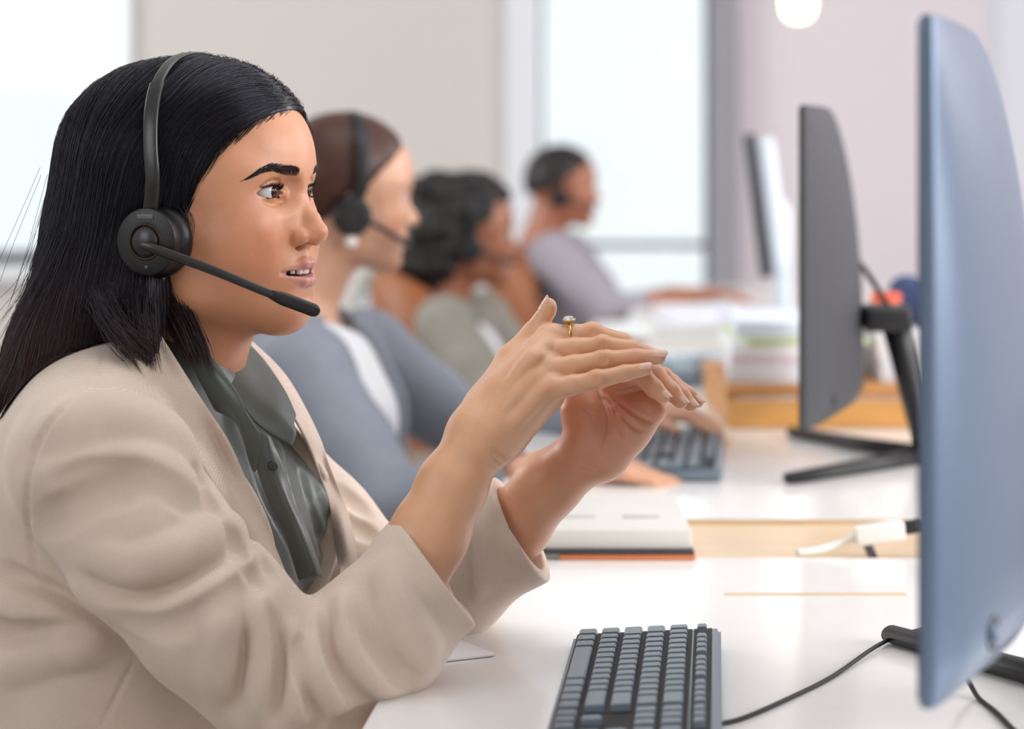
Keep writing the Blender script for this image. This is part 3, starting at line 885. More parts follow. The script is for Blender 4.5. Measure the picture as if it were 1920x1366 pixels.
def build_person_front():
    hb = head_blob(ears=False)
    hb.cone((0.010, 0, -0.070), (-0.030, 0.0, -0.205), 0.050, 0.048, 0.02)
    hb.cone((-0.020, 0, -0.05), (-0.050, 0, -0.19), 0.050, 0.055, 0.03)
    hb.cone((0.012, -0.022, -0.185), (0.030, -0.075, -0.198), 0.0070, 0.0065, 0.016)     # collar bones
    hb.cone((0.012, 0.022, -0.185), (0.030, 0.075, -0.198), 0.0070, 0.0065, 0.016)
    for s in (-1, 1):
        hb.cone((-0.035, 0.03*s, -0.17), (-0.040, 0.12*s, -0.215), 0.035, 0.035, 0.03)
    hb.ell((-0.030, 0, -0.270), (0.082, 0.125, 0.105), 0.03)
    V, F = hb.mesh((-0.11, -0.10, -0.30), (0.135, 0.10, 0.125), 0.0010)
    V = relax(V, F, 1, 0.25)
    cols = head_colours(V, SKIN, srgb('#c58780'), srgb('#2a1c1c'))
    Vh = to_world(HM, V)
    (Rb, Vr, Fr, _, _, _), (Lb, Vl, Fl) = build_hands()
    Vr = relax(Vr, Fr, 1, 0.3); Vl = relax(Vl, Fl, 1, 0.3)
    # the upper body under the clothes ties head, arms and hands together
    ub = Blob()
    ub.ell(W(-0.330, 1.500, 0.87), (0.09, 0.135, 0.13), 0.03).ell(W(-0.34, 1.50, 0.70), (0.09, 0.13, 0.20), 0.05)
    ub.chain([W(-0.31, 1.38, 0.955), v3(180, 875, 1.345), v3(283, 1025, 1.312), v3(398, 1155, 1.296), v3(556, 1298, 1.302)], [0.042, 0.042, 0.040, 0.038, 0.036], 0.03)
    ub.chain([W(-0.30, 1.60, 0.945), v3(462, 850, 1.66), v3(730, 1130, 1.61), v3(845, 1092, 1.555)], [0.045, 0.040, 0.036, 0.036], 0.03)
    Vu, Fu = ub.mesh(W(-0.48, 1.2, 0.46), W(0.04, 1.75, 1.08), 0.006)
    cr = knuckles(Vr, np.tile(SKIN2, (len(Vr), 1)), [v3(1129, 647, 1.40), v3(1132, 672, 1.385), v3(1119, 708, 1.37), v3(1190, 668, 1.385), v3(1012, 700, 1.378), v3(1022, 736, 1.366)], 0.010)
    cl = np.tile(SKIN2 * np.array([1.0, 0.93, 0.92]), (len(Vl), 1))
    w = np.exp(-(((Vl - v3(1150, 800, 1.43)) / np.array([0.045, 0.05, 0.045])) ** 2).sum(1)) * 0.6
    cl = cl * (1 - w[:, None]) + np.array(srgb('#d58f7c')) * w[:, None]
    VV = [Vh, Vr, Vl, Vu]; FF = [F, Fr, Fl, Fu]; CC = [cols, cr, cl, np.tile(SKIN, (len(Vu), 1))]
    off = 0; Fa = []
    for v, f in zip(VV, FF): Fa.append(f + off); off += len(v)
    me = np_mesh('person', np.concatenate(VV), np.concatenate(Fa))
    set_cols(me, np.concatenate(CC))
    o = link('person', me, M_skin)
    tag(o, 'woman with long dark hair in a beige blazer, her hands held up before her', 'person')
    for s, nm in ((-1, 'eye'), (1, 'eye')): eyeball(nm, HM, s, (1, 0.02, -0.02), M_eye, o)
    teeth(HM, M_teeth, o)
    face_hairs(HM, hb, o, M_lash, RNG)
    nail(o, v3(1235, 669, 1.391), v3(1192, 670, 1.391), (-0.05, -0.62, 0.75), 0.0050, 0.0120, 0.0061)
    nail(o, v3(1209, 692, 1.378), v3(1171, 699, 1.377), (-0.05, -0.70, 0.72), 0.0044, 0.0105, 0.0055)
    nail(o, v3(1222, 665, 1.405), v3(1186, 655, 1.406), (0.1, -0.55, 0.8), 0.0050, 0.0115, 0.0062)
    nail(o, v3(1030, 575, 1.4355), v3(1001, 628, 1.440), (-0.9, -0.25, 0.3), 0.0058, 0.0140, 0.0074)
    for tp, dp, r in (((1243, 743, 1.400), (1226, 727, 1.404), 0.0062), ((1276, 753, 1.412), (1258, 733, 1.417), 0.0060), ((1295, 759, 1.425), (1278, 741, 1.430), 0.0058), ((1308, 753, 1.438), (1291, 739, 1.442), 0.0053)):
        nail(o, v3(*tp), v3(*dp), (0.45, -0.55, 0.75), r * 0.80, r * 1.8, r * 1.01)
    return o, hb, Rb, Lb

# ---------------------------------------------------------------- blazer, shirt
def fabric(name, col, col2, scale=1500, rough=0.85, bump=0.25, stripe=0.0):
    """woven cloth: two thread directions in colour and relief"""
    m = mat(name, col, rough, sheen=0.25, noise=0.05, nscale=25, spec=0.25)
    nt = m.node_tree; N = nt.nodes; L = nt.links; b = N['Principled BSDF']
    tc = [n for n in N if n.type == 'TEX_COORD'][0]
    w = []
    for ax in ('X', 'Z'):
        t = N.new('ShaderNodeTexWave'); t.wave_type = 'BANDS'; t.bands_direction = ax
        t.inputs['Scale'].default_value = scale / 6; t.inputs['Distortion'].default_value = 1.5; t.inputs['Detail'].default_value = 2; t.inputs['Detail Scale'].default_value = 3
        L.new(tc.outputs['Object'], t.inputs['Vector']); w.append(t)
    mx = N.new('ShaderNodeMath'); mx.operation = 'MULTIPLY'
    L.new(w[0].outputs['Fac'], mx.inputs[0]); L.new(w[1].outputs['Fac'], mx.inputs[1])
    hs = [n for n in N if n.type == 'HUE_SAT'][0]
    mix = N.new('ShaderNodeMix'); mix.data_type = 'RGBA'
    mix.inputs['A'].default_value = (*srgb(col2), 1); mix.inputs['B'].default_value = (*srgb(col), 1)
    L.new(mx.outputs[0], mix.inputs['Factor']); L.new(mix.outputs['Result'], hs.inputs['Color'])
    bp = N.new('ShaderNodeBump'); bp.inputs['Strength'].default_value = bump; bp.inputs['Distance'].default_value = 0.0006
    L.new(mx.outputs[0], bp.inputs['Height']); L.new(bp.outputs[0], b.inputs['Normal'])
    return m

M_blazer = fabric('beige weave', '#efdfd3', '#cbb8a9', 1500)
M_shirt = mat('dark green satin', '#47504b', 0.32, noise=0.06, nscale=30, spec=0.5, sheen=0.3, bump=0.1, bscale=900)
M_button = mat('dark button', '#20262a', 0.3)
M_lining = mat('pale lining', '#cfc8cc', 0.5)

def build_clothes(root):
    a = math.radians(18)
    R18 = np.array(Matrix.Rotation(-a, 3, 'Z'))
    def torso(b, g):
        b.ell(W(-0.318, 1.500, 0.885), (0.118 + g, 0.172 + g, 0.150 + g), 0.03, rot=R18)
        b.ell(W(-0.325, 1.490, 0.740), (0.128 + g, 0.160 + g, 0.200 + g), 0.07, rot=R18)
        b.ell(W(-0.235, 1.450, 0.865), (0.055 + g, 0.060 + g, 0.060 + g), 0.06)
        b.ell(W(-0.215, 1.545, 0.865), (0.055 + g, 0.060 + g, 0.060 + g), 0.06)
        b.cone(W(-0.325, 1.500, 0.965), W(-0.335, 1.385, 0.960), 0.060 + g, 0.056 + g, 0.04)
        b.cone(W(-0.325, 1.500, 0.965), W(-0.270, 1.630, 0.945), 0.060 + g, 0.050 + g, 0.04)
    # shirt
    S = Blob(); torso(S, -0.004)
    S.ell(W(-0.295, 1.505, 0.985), (0.058, 0.070, 0.055), 0.04)
    S.cone(v3(430, 705, 1.50), v3(415, 600, 1.50), 0.010, 0.040, 0.012, 's')
    for pts, r, dp, up in (
        ([(478, 850), (505, 930), (545, 1010), (575, 1100)], 0.0050, 0.0030, False),
        ([(500, 870), (530, 950), (570, 1030), (600, 1110)], 0.0050, 0.0032, True),
        ([(560, 870), (585, 950), (612, 1040)], 0.0060, 0.0025, False),
        ([(590, 900), (625, 990), (632, 1060)], 0.0070, 0.0030, True),
        ([(535, 900), (560, 985), (590, 1065)], 0.0040, 0.0022, False),
        ([(520, 830), (528, 870), (540, 920)], 0.0040, 0.0020, True)):
        fold(S, pts, r, dp, up)
    V, F = S.mesh(W(-0.50, 1.27, 0.60), W(-0.08, 1.73, 1.07), 0.0028, mg=0.02)
    shirt = link('shirt', np_mesh('shirt', V, F), M_shirt, root)
    # collar leaves of the shirt
    def strip(name, cols_, th, m, par, lifts=None, base=None, sub=1):
        rows = []
        for i, row in enumerate(cols_):
            r = []
            for p in row:
                if len(p) == 3: r.append(v3(*p))
                else: raise ValueError
            rows.append(r)
        return sheet(name, rows, th, m, par, 5, 5, sub)
    cl1 = strip('collar', [
        [(296, 560, 1.445), (335, 640, 1.425), (385, 735, 1.415), (402, 768, 1.415)],
        [(322, 575, 1.448), (372, 655, 1.418), (425, 742, 1.398), (448, 800, 1.398)],
        [(352, 610, 1.450), (405, 682, 1.412), (452, 758, 1.392), (476, 888, 1.392)],
        [(372, 640, 1.450), (418, 706, 1.412), (460, 770, 1.390), (495, 822, 1.388)]], 0.0022, M_shirt, shirt)
    cl2 = strip('collar', [
        [(408, 700, 1.470), (440, 748, 1.452), (486, 800, 1.440), (548, 838, 1.432)],
        [(424, 672, 1.500), (460, 715, 1.480), (505, 768, 1.458), (556, 812, 1.440)],
        [(438, 645, 1.535), (478, 690, 1.512), (522, 742, 1.478), (552, 795, 1.452)],
        [(442, 622, 1.560), (490, 668, 1.535), (532, 728, 1.492), (556, 778, 1.462)]], 0.0022, M_shirt, shirt)
    # button band, loosely folded
    strip('button_band', [
        [(470, 800, 1.394), (478, 862, 1.392), (500, 935, 1.392), (535, 1010, 1.392), (560, 1090, 1.392)],
        [(498, 812, 1.390), (506, 872, 1.386), (528, 925, 1.384), (560, 1000, 1.384), (590, 1080, 1.386)],
        [(506, 818, 1.398), (530, 872, 1.396), (548, 935, 1.396), (578, 1000, 1.396), (606, 1085, 1.396)]], 0.0018, M_shirt, shirt)
    bm = bmesh.new()
    add_lathe(bm, [(0, 0.0012), (0.0035, 0.0012), (0.0042, 0.0004), (0.0042, -0.0006), (0, -0.0006)], Matrix.Translation(v3(511, 873, 1.381)) @ Matrix.Rotation(math.radians(80), 4, 'X'), 20)
    bm_obj('button', bm, M_button, shirt)

    # blazer
    J = Blob(); torso(J, 0.006)
    # opening in front: everything between the two edges
    edge_n = [(300, 560), (360, 680), (432, 800), (500, 950), (560, 1115), (600, 1260), (650, 1500)]
    edge_f = [(452, 625), (500, 690), (562, 790), (600, 880), (640, 1020), (650, 1120), (690, 1500)]
    en = np.array([v3(p[0], p[1], 1.42) for p in edge_n]); ef = np.array([v3(p[0], p[1], 1.50) for p in edge_f])
    # between the edges, measured across the chest (axis turned with the body)
    ax = np.array([math.sin(a), math.cos(a), 0.0])
    def opening(P):
        tn = np.interp(-P[:, 2], -en[:, 2], np.array([-0.060, -0.062, -0.064, -0.062, -0.056, -0.046, -0.03]))
        tf = np.interp(-P[:, 2], -ef[:, 2], np.array([0.062, 0.066, 0.070, 0.072, 0.070, 0.056, 0.03]))
        q = (P - np.array(W(-0.318, 1.500, 0.9))) @ ax
        fw = (P - np.array(W(-0.318, 1.500, 0.9))) @ np.array([math.cos(a), -math.sin(a), 0])
        return np.maximum(np.maximum(tn - q, q - tf) * 0.95, 0.02 - fw)
    J.fn(opening, W(-0.2, 1.5, 0.85), 0.4, 0.004, 's')
    J.cone(W(-0.288, 1.490, 1.13), W(-0.300, 1.505, 0.985), 0.062, 0.060, 0.02, 's')     # neck hole
    nJ = len(J.p)
    # near sleeve
    sh = v3(182, 872, 1.345); ua = v3(283, 1022, 1.312); ub = v3(398, 1152, 1.296); el = v3(552, 1300, 1.300); fa = v3(708, 1192, 1.330); cu = v3(815, 1070, 1.352)
    J.chain([sh, ua, ub, el], [0.072, 0.0635, 0.0605, 0.0580], 0.014, kj=0.012)
    J.chain([el, fa, cu, cu + (cu - fa) * 0.5], [0.056, 0.0530, 0.0500, 0.0490], 0.012, kj=0.012)
    # far sleeve
    J.chain([v3(462, 850, 1.655), v3(595, 990, 1.64), v3(730, 1130, 1.61), v3(840, 1090, 1.555), v3(978, 990, 1.50), v3(1040, 945, 1.475)], [0.056, 0.050, 0.050, 0.049, 0.0450, 0.0440], 0.02, kj=0.02)
    # open cuffs
    cdir = (cu - fa) / np.linalg.norm(cu - fa)
    def cutter(c, d, far=0.0):
        d = d / np.linalg.norm(d)
        return lambda P: -((P - c) @ d)          # half space beyond c
    d1 = np.array([0.80, 0.10, 0.59]); d1 /= np.linalg.norm(d1); c1 = v3(818, 1068, 1.352)
    J.fn(lambda P, c=c1, d=d1: np.maximum(-((P - c) @ d), np.sqrt(((P - c - d * 0.055) ** 2).sum(1)) - 0.10), c1 + d1 * 0.05, 0.10, 0.002, 's')
    d2 = np.array([0.87, -0.10, 0.49]); d2 /= np.linalg.norm(d2); c2 = v3(978, 990, 1.50)
    J.fn(lambda P, c=c2, d=d2: np.maximum(-((P - c) @ d), np.sqrt(((P - c - d * 0.055) ** 2).sum(1)) - 0.10), c2 + d2 * 0.05, 0.10, 0.002, 's')
    cdir = (cu - fa) / np.linalg.norm(cu - fa); cd2 = v3(978, 990, 1.50) - v3(840, 1090, 1.555); cd2 /= np.linalg.norm(cd2)
    hollow = [(c1 + cdir * 0.06, c1 - cdir * 0.07, 0.0462, 0.0380), (c2 + cd2 * 0.06, c2 - cd2 * 0.07, 0.0412, 0.0350)]
    V0 = None
    # folds and seams
    G = False; U = True
    for pts, r, dp, up, kk in (
        ([(92, 862), (150, 838), (220, 828), (300, 842), (370, 892)], 0.0080, 0.0070, G, 0.006),
        ([(70, 905), (150, 872), (230, 862), (300, 872), (352, 910)], 0.0120, 0.0022, U, 0.016),
        ([(105, 905), (170, 885), (250, 888), (320, 915), (372, 960)], 0.0070, 0.0035, G, 0.010),
        ([(70, 990), (120, 965), (180, 930), (250, 915)], 0.0100, 0.0035, G, 0.012),
        ([(110, 800), (190, 780), (280, 790), (350, 835)], 0.0150, 0.0030, U, 0.02),
        ([(372, 880), (392, 930), (412, 975), (432, 1010)], 0.0060, 0.0060, G, 0.006),
        ([(165, 1082), (240, 1112), (310, 1100), (385, 1062), (450, 1020)], 0.0110, 0.0060, G, 0.010),
        ([(170, 1045), (245, 1066), (310, 1050), (375, 1015), (425, 985)], 0.0110, 0.0030, U, 0.012),
        ([(140, 1105), (215, 1145), (300, 1142), (390, 1105), (470, 1050)], 0.0110, 0.0032, U, 0.010),
        ([(215, 1165), (300, 1178), (390, 1145), (470, 1095), (510, 1060)], 0.0090, 0.0045, G, 0.010),
        ([(440, 1330), (452, 1255), (458, 1190), (450, 1130)], 0.0090, 0.0040, G, 0.010),
        ([(410, 1300), (420, 1230), (425, 1170), (425, 1120)], 0.0090, 0.0022, U, 0.012),
        ([(478, 1340), (492, 1260), (495, 1190), (480, 1120)], 0.0085, 0.0050, U, 0.009),
        ([(515, 1350), (528, 1270), (528, 1200), (512, 1140)], 0.0070, 0.0055, G, 0.007),
        ([(548, 1355), (556, 1280), (556, 1220), (545, 1165)], 0.0070, 0.0050, U, 0.006),
        ([(566, 1195), (562, 1230), (572, 1275), (590, 1330), (600, 1366)], 0.0055, 0.0050, G, 0.005),
        ([(600, 1150), (592, 1215), (606, 1275), (640, 1340)], 0.0080, 0.0045, U, 0.007),
        ([(622, 1140), (620, 1200), (645, 1265), (690, 1330)], 0.0070, 0.0040, G, 0.008),
        ([(645, 1120), (652, 1190), (690, 1250), (740, 1300)], 0.0090, 0.0035, U, 0.011),
        ([(672, 1100), (690, 1170), (730, 1230), (775, 1270)], 0.0080, 0.0025, G, 0.012),
        ([(728, 1060), (745, 1120), (780, 1185), (805, 1225)], 0.0090, 0.0022, U, 0.014),
        # the shoulder seam and the seams of the back and side
        ([(180, 700), (110, 770), (62, 850), (50, 940), (62, 1040), (90, 1110), (130, 1140)], 0.0028, 0.0024, G, 0.004),
        ([(258, 1225), (225, 1290), (190, 1360)], 0.0016, 0.0014, G, 0.002),
        ([(196, 660), (186, 700), (178, 735)], 0.0014, 0.0010, G, 0.002),
        ([(0, 1068), (60, 1100), (120, 1132), (200, 1180)], 0.0080, 0.0055, G, 0.008),
        ([(0, 1130), (60, 1152), (130, 1172), (200, 1205)], 0.0110, 0.0035, U, 0.014),
        ([(0, 1190), (70, 1190), (150, 1195)], 0.0090, 0.0035, G, 0.012),
        ([(0, 1260), (80, 1230), (160, 1220)], 0.0100, 0.0025, U, 0.014),
        # front of the blazer beside the lapel
        ([(425, 985), (450, 1040), (480, 1095)], 0.0050, 0.0040, G, 0.006),
        ([(455, 960), (480, 1020), (510, 1085)], 0.0040, 0.0030, G, 0.005),
        # far sleeve
        ([(618, 915), (650, 930), (690, 960)], 0.0080, 0.0040, G, 0.008),
        ([(635, 985), (665, 985), (700, 1005)], 0.0070, 0.0035, G, 0.008),
        ([(900, 980), (905, 1050), (890, 1110)], 0.0070, 0.0025, U, 0.010),
        ([(870, 1000), (868, 1070), (860, 1120)], 0.0070, 0.0025, G, 0.010)):
        fold(J, pts, r, dp, up, kk)
    for p, q, r1, r2 in hollow: J.cone(p, q, r1, r2, 0.002, 's')
    V, F = J.mesh(W(-0.52, 1.19, 0.62), W(0.12, 1.77, 1.09), 0.0021, mg=0.02)
    blazer = link('blazer', np_mesh('blazer', V, F), M_blazer, root)
    # lapels rolled back along the edges
    Jt = Blob(); Jt.p = J.p
    def lap(name, rows, th, lifts, par=blazer):
        G_ = []
        for row, lf in zip(rows, lifts):
            P = on(Jt, [p[0] for p in row], [p[1] for p in row], 0.0)
            # where the bearing passes through the opening fall back on a given depth
            Y = np.array([p[2] + DY for p in row])
            Q = np.array([v3(p[0], p[1], p[2]) for p in row])
            use = np.abs(P[:, 1] - Y) < 0.05
            P = np.where(use[:, None], P, Q)
            P[:, 1] -= lf
            G_.append([tuple(p) for p in P])
        return sheet(name, G_, th, M_blazer, par, 6, 6, 1)
    lap('lapel', [
        [(268, 575, 1.43), (312, 640, 1.42), (372, 735, 1.40), (430, 825, 1.39), (478, 930, 1.385), (520, 1030, 1.385), (555, 1120, 1.385)],
        [(256, 600, 1.42), (298, 668, 1.41), (355, 760, 1.39), (410, 850, 1.38), (455, 950, 1.375), (498, 1040, 1.375), (530, 1115, 1.375)],
        [(236, 630, 1.41), (268, 700, 1.40), (318, 780, 1.38), (380, 872, 1.37), (430, 965, 1.37), (470, 1040, 1.37), (500, 1100, 1.37)]],
        0.003, [0.005, 0.007, 0.003])
    lap('lapel', [
        [(455, 655, 1.56), (508, 715, 1.53), (556, 790, 1.50), (588, 860, 1.49), (618, 950, 1.485), (632, 1030, 1.485), (638, 1080, 1.485)],
        [(468, 645, 1.575), (524, 708, 1.55), (574, 790, 1.53), (606, 868, 1.51), (634, 950, 1.505), (650, 1020, 1.50), (655, 1070, 1.50)],
        [(462, 632, 1.60), (532, 700, 1.585), (584, 790, 1.56), (618, 870, 1.54), (648, 950, 1.53), (664, 1010, 1.525), (670, 1060, 1.52)]],
        0.003, [0.003, 0.003, 0.0])
    # turned cuff linings
    return shirt, blazer, J

# ---------------------------------------------------------------- long hair
M_hair = mat('black brown hair', '#140f12', 0.27, vcol=True, spec=0.32, noise=0.12, nscale=300)
_hb = M_hair.node_tree.nodes['Principled BSDF']; _hb.inputs['Specular Tint'].default_value = (0.80, 0.85, 1.0, 1); _hb.inputs['Specular IOR Level'].default_value = 0.42
def build_hair(root, headb, J):
    rng = np.random.default_rng(3)
    # bulk: a cap that follows the skull, falling behind the ears on to the shoulders
    H = Blob()
    H.ell((0.000, 0, 0.032), (0.1005, 0.0830, 0.0830), 0)
    H.ell((-0.030, 0, 0.000), (0.083, 0.082, 0.090), 0.03)
    Hm = HM
    # the fall of the hair, world space converted to local
    L = lambda *p: to_local(HM, np.array([v3(*p)]))[0]
    H.chain([L(275, 300, 1.495), L(228, 450, 1.49), (L(186, 560, 1.47)), L(122, 650, 1.45), L(50, 730, 1.43)], [0.062, 0.058, 0.052, 0.042, 0.026], 0.03, kj=0.02)
    H.chain([L(280, 300, 1.53), L(240, 450, 1.54), (L(200, 560, 1.54)), L(140, 650, 1.52), L(70, 710, 1.50)], [0.070, 0.064, 0.056, 0.044, 0.026], 0.03, kj=0.02)
    H.chain([L(255, 420, 1.465), L(258, 540, 1.445), L(276, 640, 1.415)], [0.030, 0.026, 0.012], 0.02, kj=0.01)
    H.chain([L(290, 430, 1.58), L(290, 560, 1.58), L(300, 660, 1.57)], [0.030, 0.024, 0.012], 0.02, kj=0.01)
    # keep the face clear: everything in front of the hairline
    hl = np.array([(0.075, 0.0), (0.066, 0.020), (0.046, 0.040), (0.026, 0.056), (0.010, 0.066), (-0.010, 0.074), (-0.12, 0.080)])
    def face(P):
        z = P[:, 2]; ay = np.abs(P[:, 1])
        xl = np.interp(-z, [-0.095, -0.078, -0.066, -0.052, -0.030, -0.008, 0.015, 0.045, 0.20], [0.120, 0.100, 0.086, 0.068, 0.048, 0.032, 0.020, 0.010, 0.000])
        xl = xl + 0.004 - 0.10 * np.maximum(0, 0.045 - ay) * (z > 0.03) * 0.0
        return (xl - P[:, 0]) * 0.6
    H.fn(face, (0.1, 0, 0), 0.5, 0.006, 's')
    H.cone((0.012, 0, -0.060), (-0.035, 0.0, -0.205), 0.058, 0.050, 0.01, 's')
    V, F = H.mesh((-0.24, -0.14, -0.24), (0.12, 0.14, 0.15), 0.0030, mg=0.02)
    V = relax(V, F, 2, 0.5)
    capW = to_world(HM, V)
    nV = normals(V, F)
    # strands: roots over the scalp, combed from the parting down and back, then falling
    Sc = Blob(); Sc.p = H.p
    paths = []; nst = 19000; K = 26
    th = rng.uniform(0, 1, nst)
    # root points: the parting line (many) and all over the upper cap
    up = V[(V[:, 2] > 0.02) & (V[:, 0] < 0.09)]
    R0 = up[rng.integers(0, len(up), nst)] + rng.normal(0, 0.0015, (nst, 3))
    side = np.where(R0[:, 1] >= 0, 1.0, -1.0)
    P = R0.copy(); path = [P.copy()]
    step = rng.uniform(0.0125, 0.0155, nst)
    curlx = rng.normal(0, 0.10, nst); curly = rng.normal(0, 0.06, nst)
    lift = np.abs(rng.normal(0.0008, 0.0012, nst))
    for k in range(K - 1):
        z = P[:, 2]
        t = sstep(-z, -0.10, 0.10)
        D = np.stack([-0.36 + 0.08 * sstep(-z, -0.02, 0.08) + curlx * t + 0.25 * sstep(0.02 - P[:, 0], 0.03, 0.10) * (z > -0.03),
                      side * (0.95 * (1 - sstep(-z, -0.11, -0.03))) + curly * t,
                      -0.55 - 1.1 * sstep(-z, -0.08, 0.02)], 1)
        D[:, 0] -= 0.5 * sstep(P[:, 0], 0.025, 0.070)
        fall = sstep(-z, 0.10, 0.20)
        D[:, 0] -= 0.30 * fall * (P[:, 0] < -0.03)
        # keep tangent to the bulk
        e = 0.003; Nn = np.zeros_like(P)
        d0 = Sc.eval(P)
        for j in range(3):
            dd = np.zeros(3); dd[j] = e
            Nn[:, j] = Sc.eval(P + dd) - d0
        Nn /= np.maximum(np.linalg.norm(Nn, axis=1, keepdims=True), 1e-9)
        D /= np.linalg.norm(D, axis=1, keepdims=True)
        dn = (D * Nn).sum(1, keepdims=True)
        D = D - Nn * dn * 0.9
        D /= np.maximum(np.linalg.norm(D, axis=1, keepdims=True), 1e-6)
        P = P + D * step[:, None]
        d = Sc.eval(P)
        P = P - Nn * (d - lift - 0.0005)[:, None] * 0.8
        path.append(P.copy())
    A = np.stack(path, 1)
    # trim strands that would cross the face or fall below the shoulders' reach
    W = to_world(HM, A.reshape(-1, 3)).reshape(A.shape)
    dJ = J.eval(W.reshape(-1, 3)).reshape(W.shape[:2])
    # lift off the blazer
    e = 0.003
    bad = dJ < 0.003
    if bad.any():
        Q = W[bad]; d0 = J.eval(Q); g = np.zeros_like(Q)
        for j in range(3):
            dd = np.zeros(3); dd[j] = e; g[:, j] = J.eval(Q + dd) - d0
        g /= np.maximum(np.linalg.norm(g, axis=1, keepdims=True), 1e-9)
        W[bad] = Q + g * np.clip(0.003 - d0, 0, 0.03)[:, None]
    tt = np.linspace(0, 1, K)
    rad = np.where(tt < 0.8, 0.00023, 0.00023 * (1 - tt) / 0.2 + 0.00003)
    cb = np.array([0.0065, 0.0050, 0.0075]); ct = np.array([0.085, 0.034, 0.026])
    zz = W[:, :, 2]; mixv = sstep(1.10 - zz, 0.0, 0.20) * rng.uniform(0.2, 1.0, (nst, 1))
    cols = cb * (1 - mixv[..., None]) + ct * mixv[..., None]
    cols = cols * rng.uniform(0.6, 1.6, (nst, 1, 1))
    # loose locks and flyaways: lines of bearings with a spread
    def lock(n, pts, spread, end, r0=0.00022, col=None):
        C0 = np.array([v3(*p) for p in pts]); k = 14
        out = []
        for i in range(n):
            o1 = rng.normal(0, 1, 3) * spread; o2 = o1 * end + rng.normal(0, 1, 3) * spread * end * 0.7
            q = catmull([c + o1 * (1 - j / (len(C0) - 1)) + o2 * (j / (len(C0) - 1)) + rng.normal(0, 1, 3) * spread * 0.25 for j, c in enumerate(C0)], 6)
            ln = rng.uniform(0.7, 1.0)
            ii = np.linspace(0, (len(q) - 1) * ln, k); q = np.stack([np.interp(ii, np.arange(len(q)), q[:, a]) for a in range(3)], 1)
            out.append(q)
        return np.array(out)
    LK = [lock(420, [(300, 510, 1.442), (318, 570, 1.440), (345, 630, 1.420), (372, 690, 1.405)], 0.0050, 0.55),
          lock(140, [(318, 520, 1.440), (350, 590, 1.432), (380, 650, 1.415), (398, 712, 1.398)], 0.0030, 0.5),
          lock(520, [(262, 540, 1.425), (262, 600, 1.405), (272, 655, 1.392), (284, 700, 1.388)], 0.0060, 0.6),
          lock(200, [(190, 560, 1.40), (215, 610, 1.385), (250, 650, 1.375), (275, 668, 1.375)], 0.0050, 1.0),
          lock(60, [(330, 372, 1.425), (345, 400, 1.424), (352, 425, 1.424), (350, 450, 1.424)], 0.0028, 1.0),
          lock(14, [(110, 330, 1.45), (80, 460, 1.45), (52, 560, 1.45), (22, 640, 1.45)], 0.0060, 2.2),
          lock(12, [(90, 430, 1.45), (58, 540, 1.46), (20, 610, 1.46), (-15, 680, 1.46)], 0.0050, 2.6),
          lock(16, [(560, 200, 1.50), (575, 225, 1.50), (584, 255, 1.50), (580, 285, 1.50)], 0.0016, 1.6),
          ]
    me = np_mesh('hair', capW, F)
    set_cols(me, np.tile(cb * 0.8, (len(V), 1)))
    hair = link('hair', me, M_hair, root)
    st = strand_mesh('strands', W, rad, M_hair, hair, 3, cols)
    for q in LK:
        k = q.shape[1]; t_ = np.linspace(0, 1, k)
        cc = cb * 1.2 * (1 - t_[:, None]) + (cb * 0.6 + ct * 0.5) * t_[:, None]
        strand_mesh('loose_strands', q, 0.00022 * np.clip((1 - t_) * 4, 0.1, 1), M_hair, hair, 3, np.tile(cc[None], (len(q), 1, 1)))
    return hair, H

# ---------------------------------------------------------------- desk things
KV = Vector((KR, 1, 0)).normalized(); KU = Vector((1, -KR, 0)).normalized()
def on_desk(px, py, lift=0.0):
    Y = (CAM_Z - DESK - lift) * FPX / (py - HORIZON)
    return at(px, py, Y)

M_bez = mat('blue grey plastic', '#5d6e85', 0.30, metal=0.35, spec=0.6, bump=0.12, bscale=700)
M_bez2 = mat('dark grey plastic', '#3c3d42', 0.5, spec=0.4, bump=0.1, bscale=700)
M_blk = mat('black plastic', '#17181b', 0.42)
M_blk2 = mat('black rubber', '#101114', 0.6)
M_screen = mat('dark screen', '#0c0e12', 0.12)

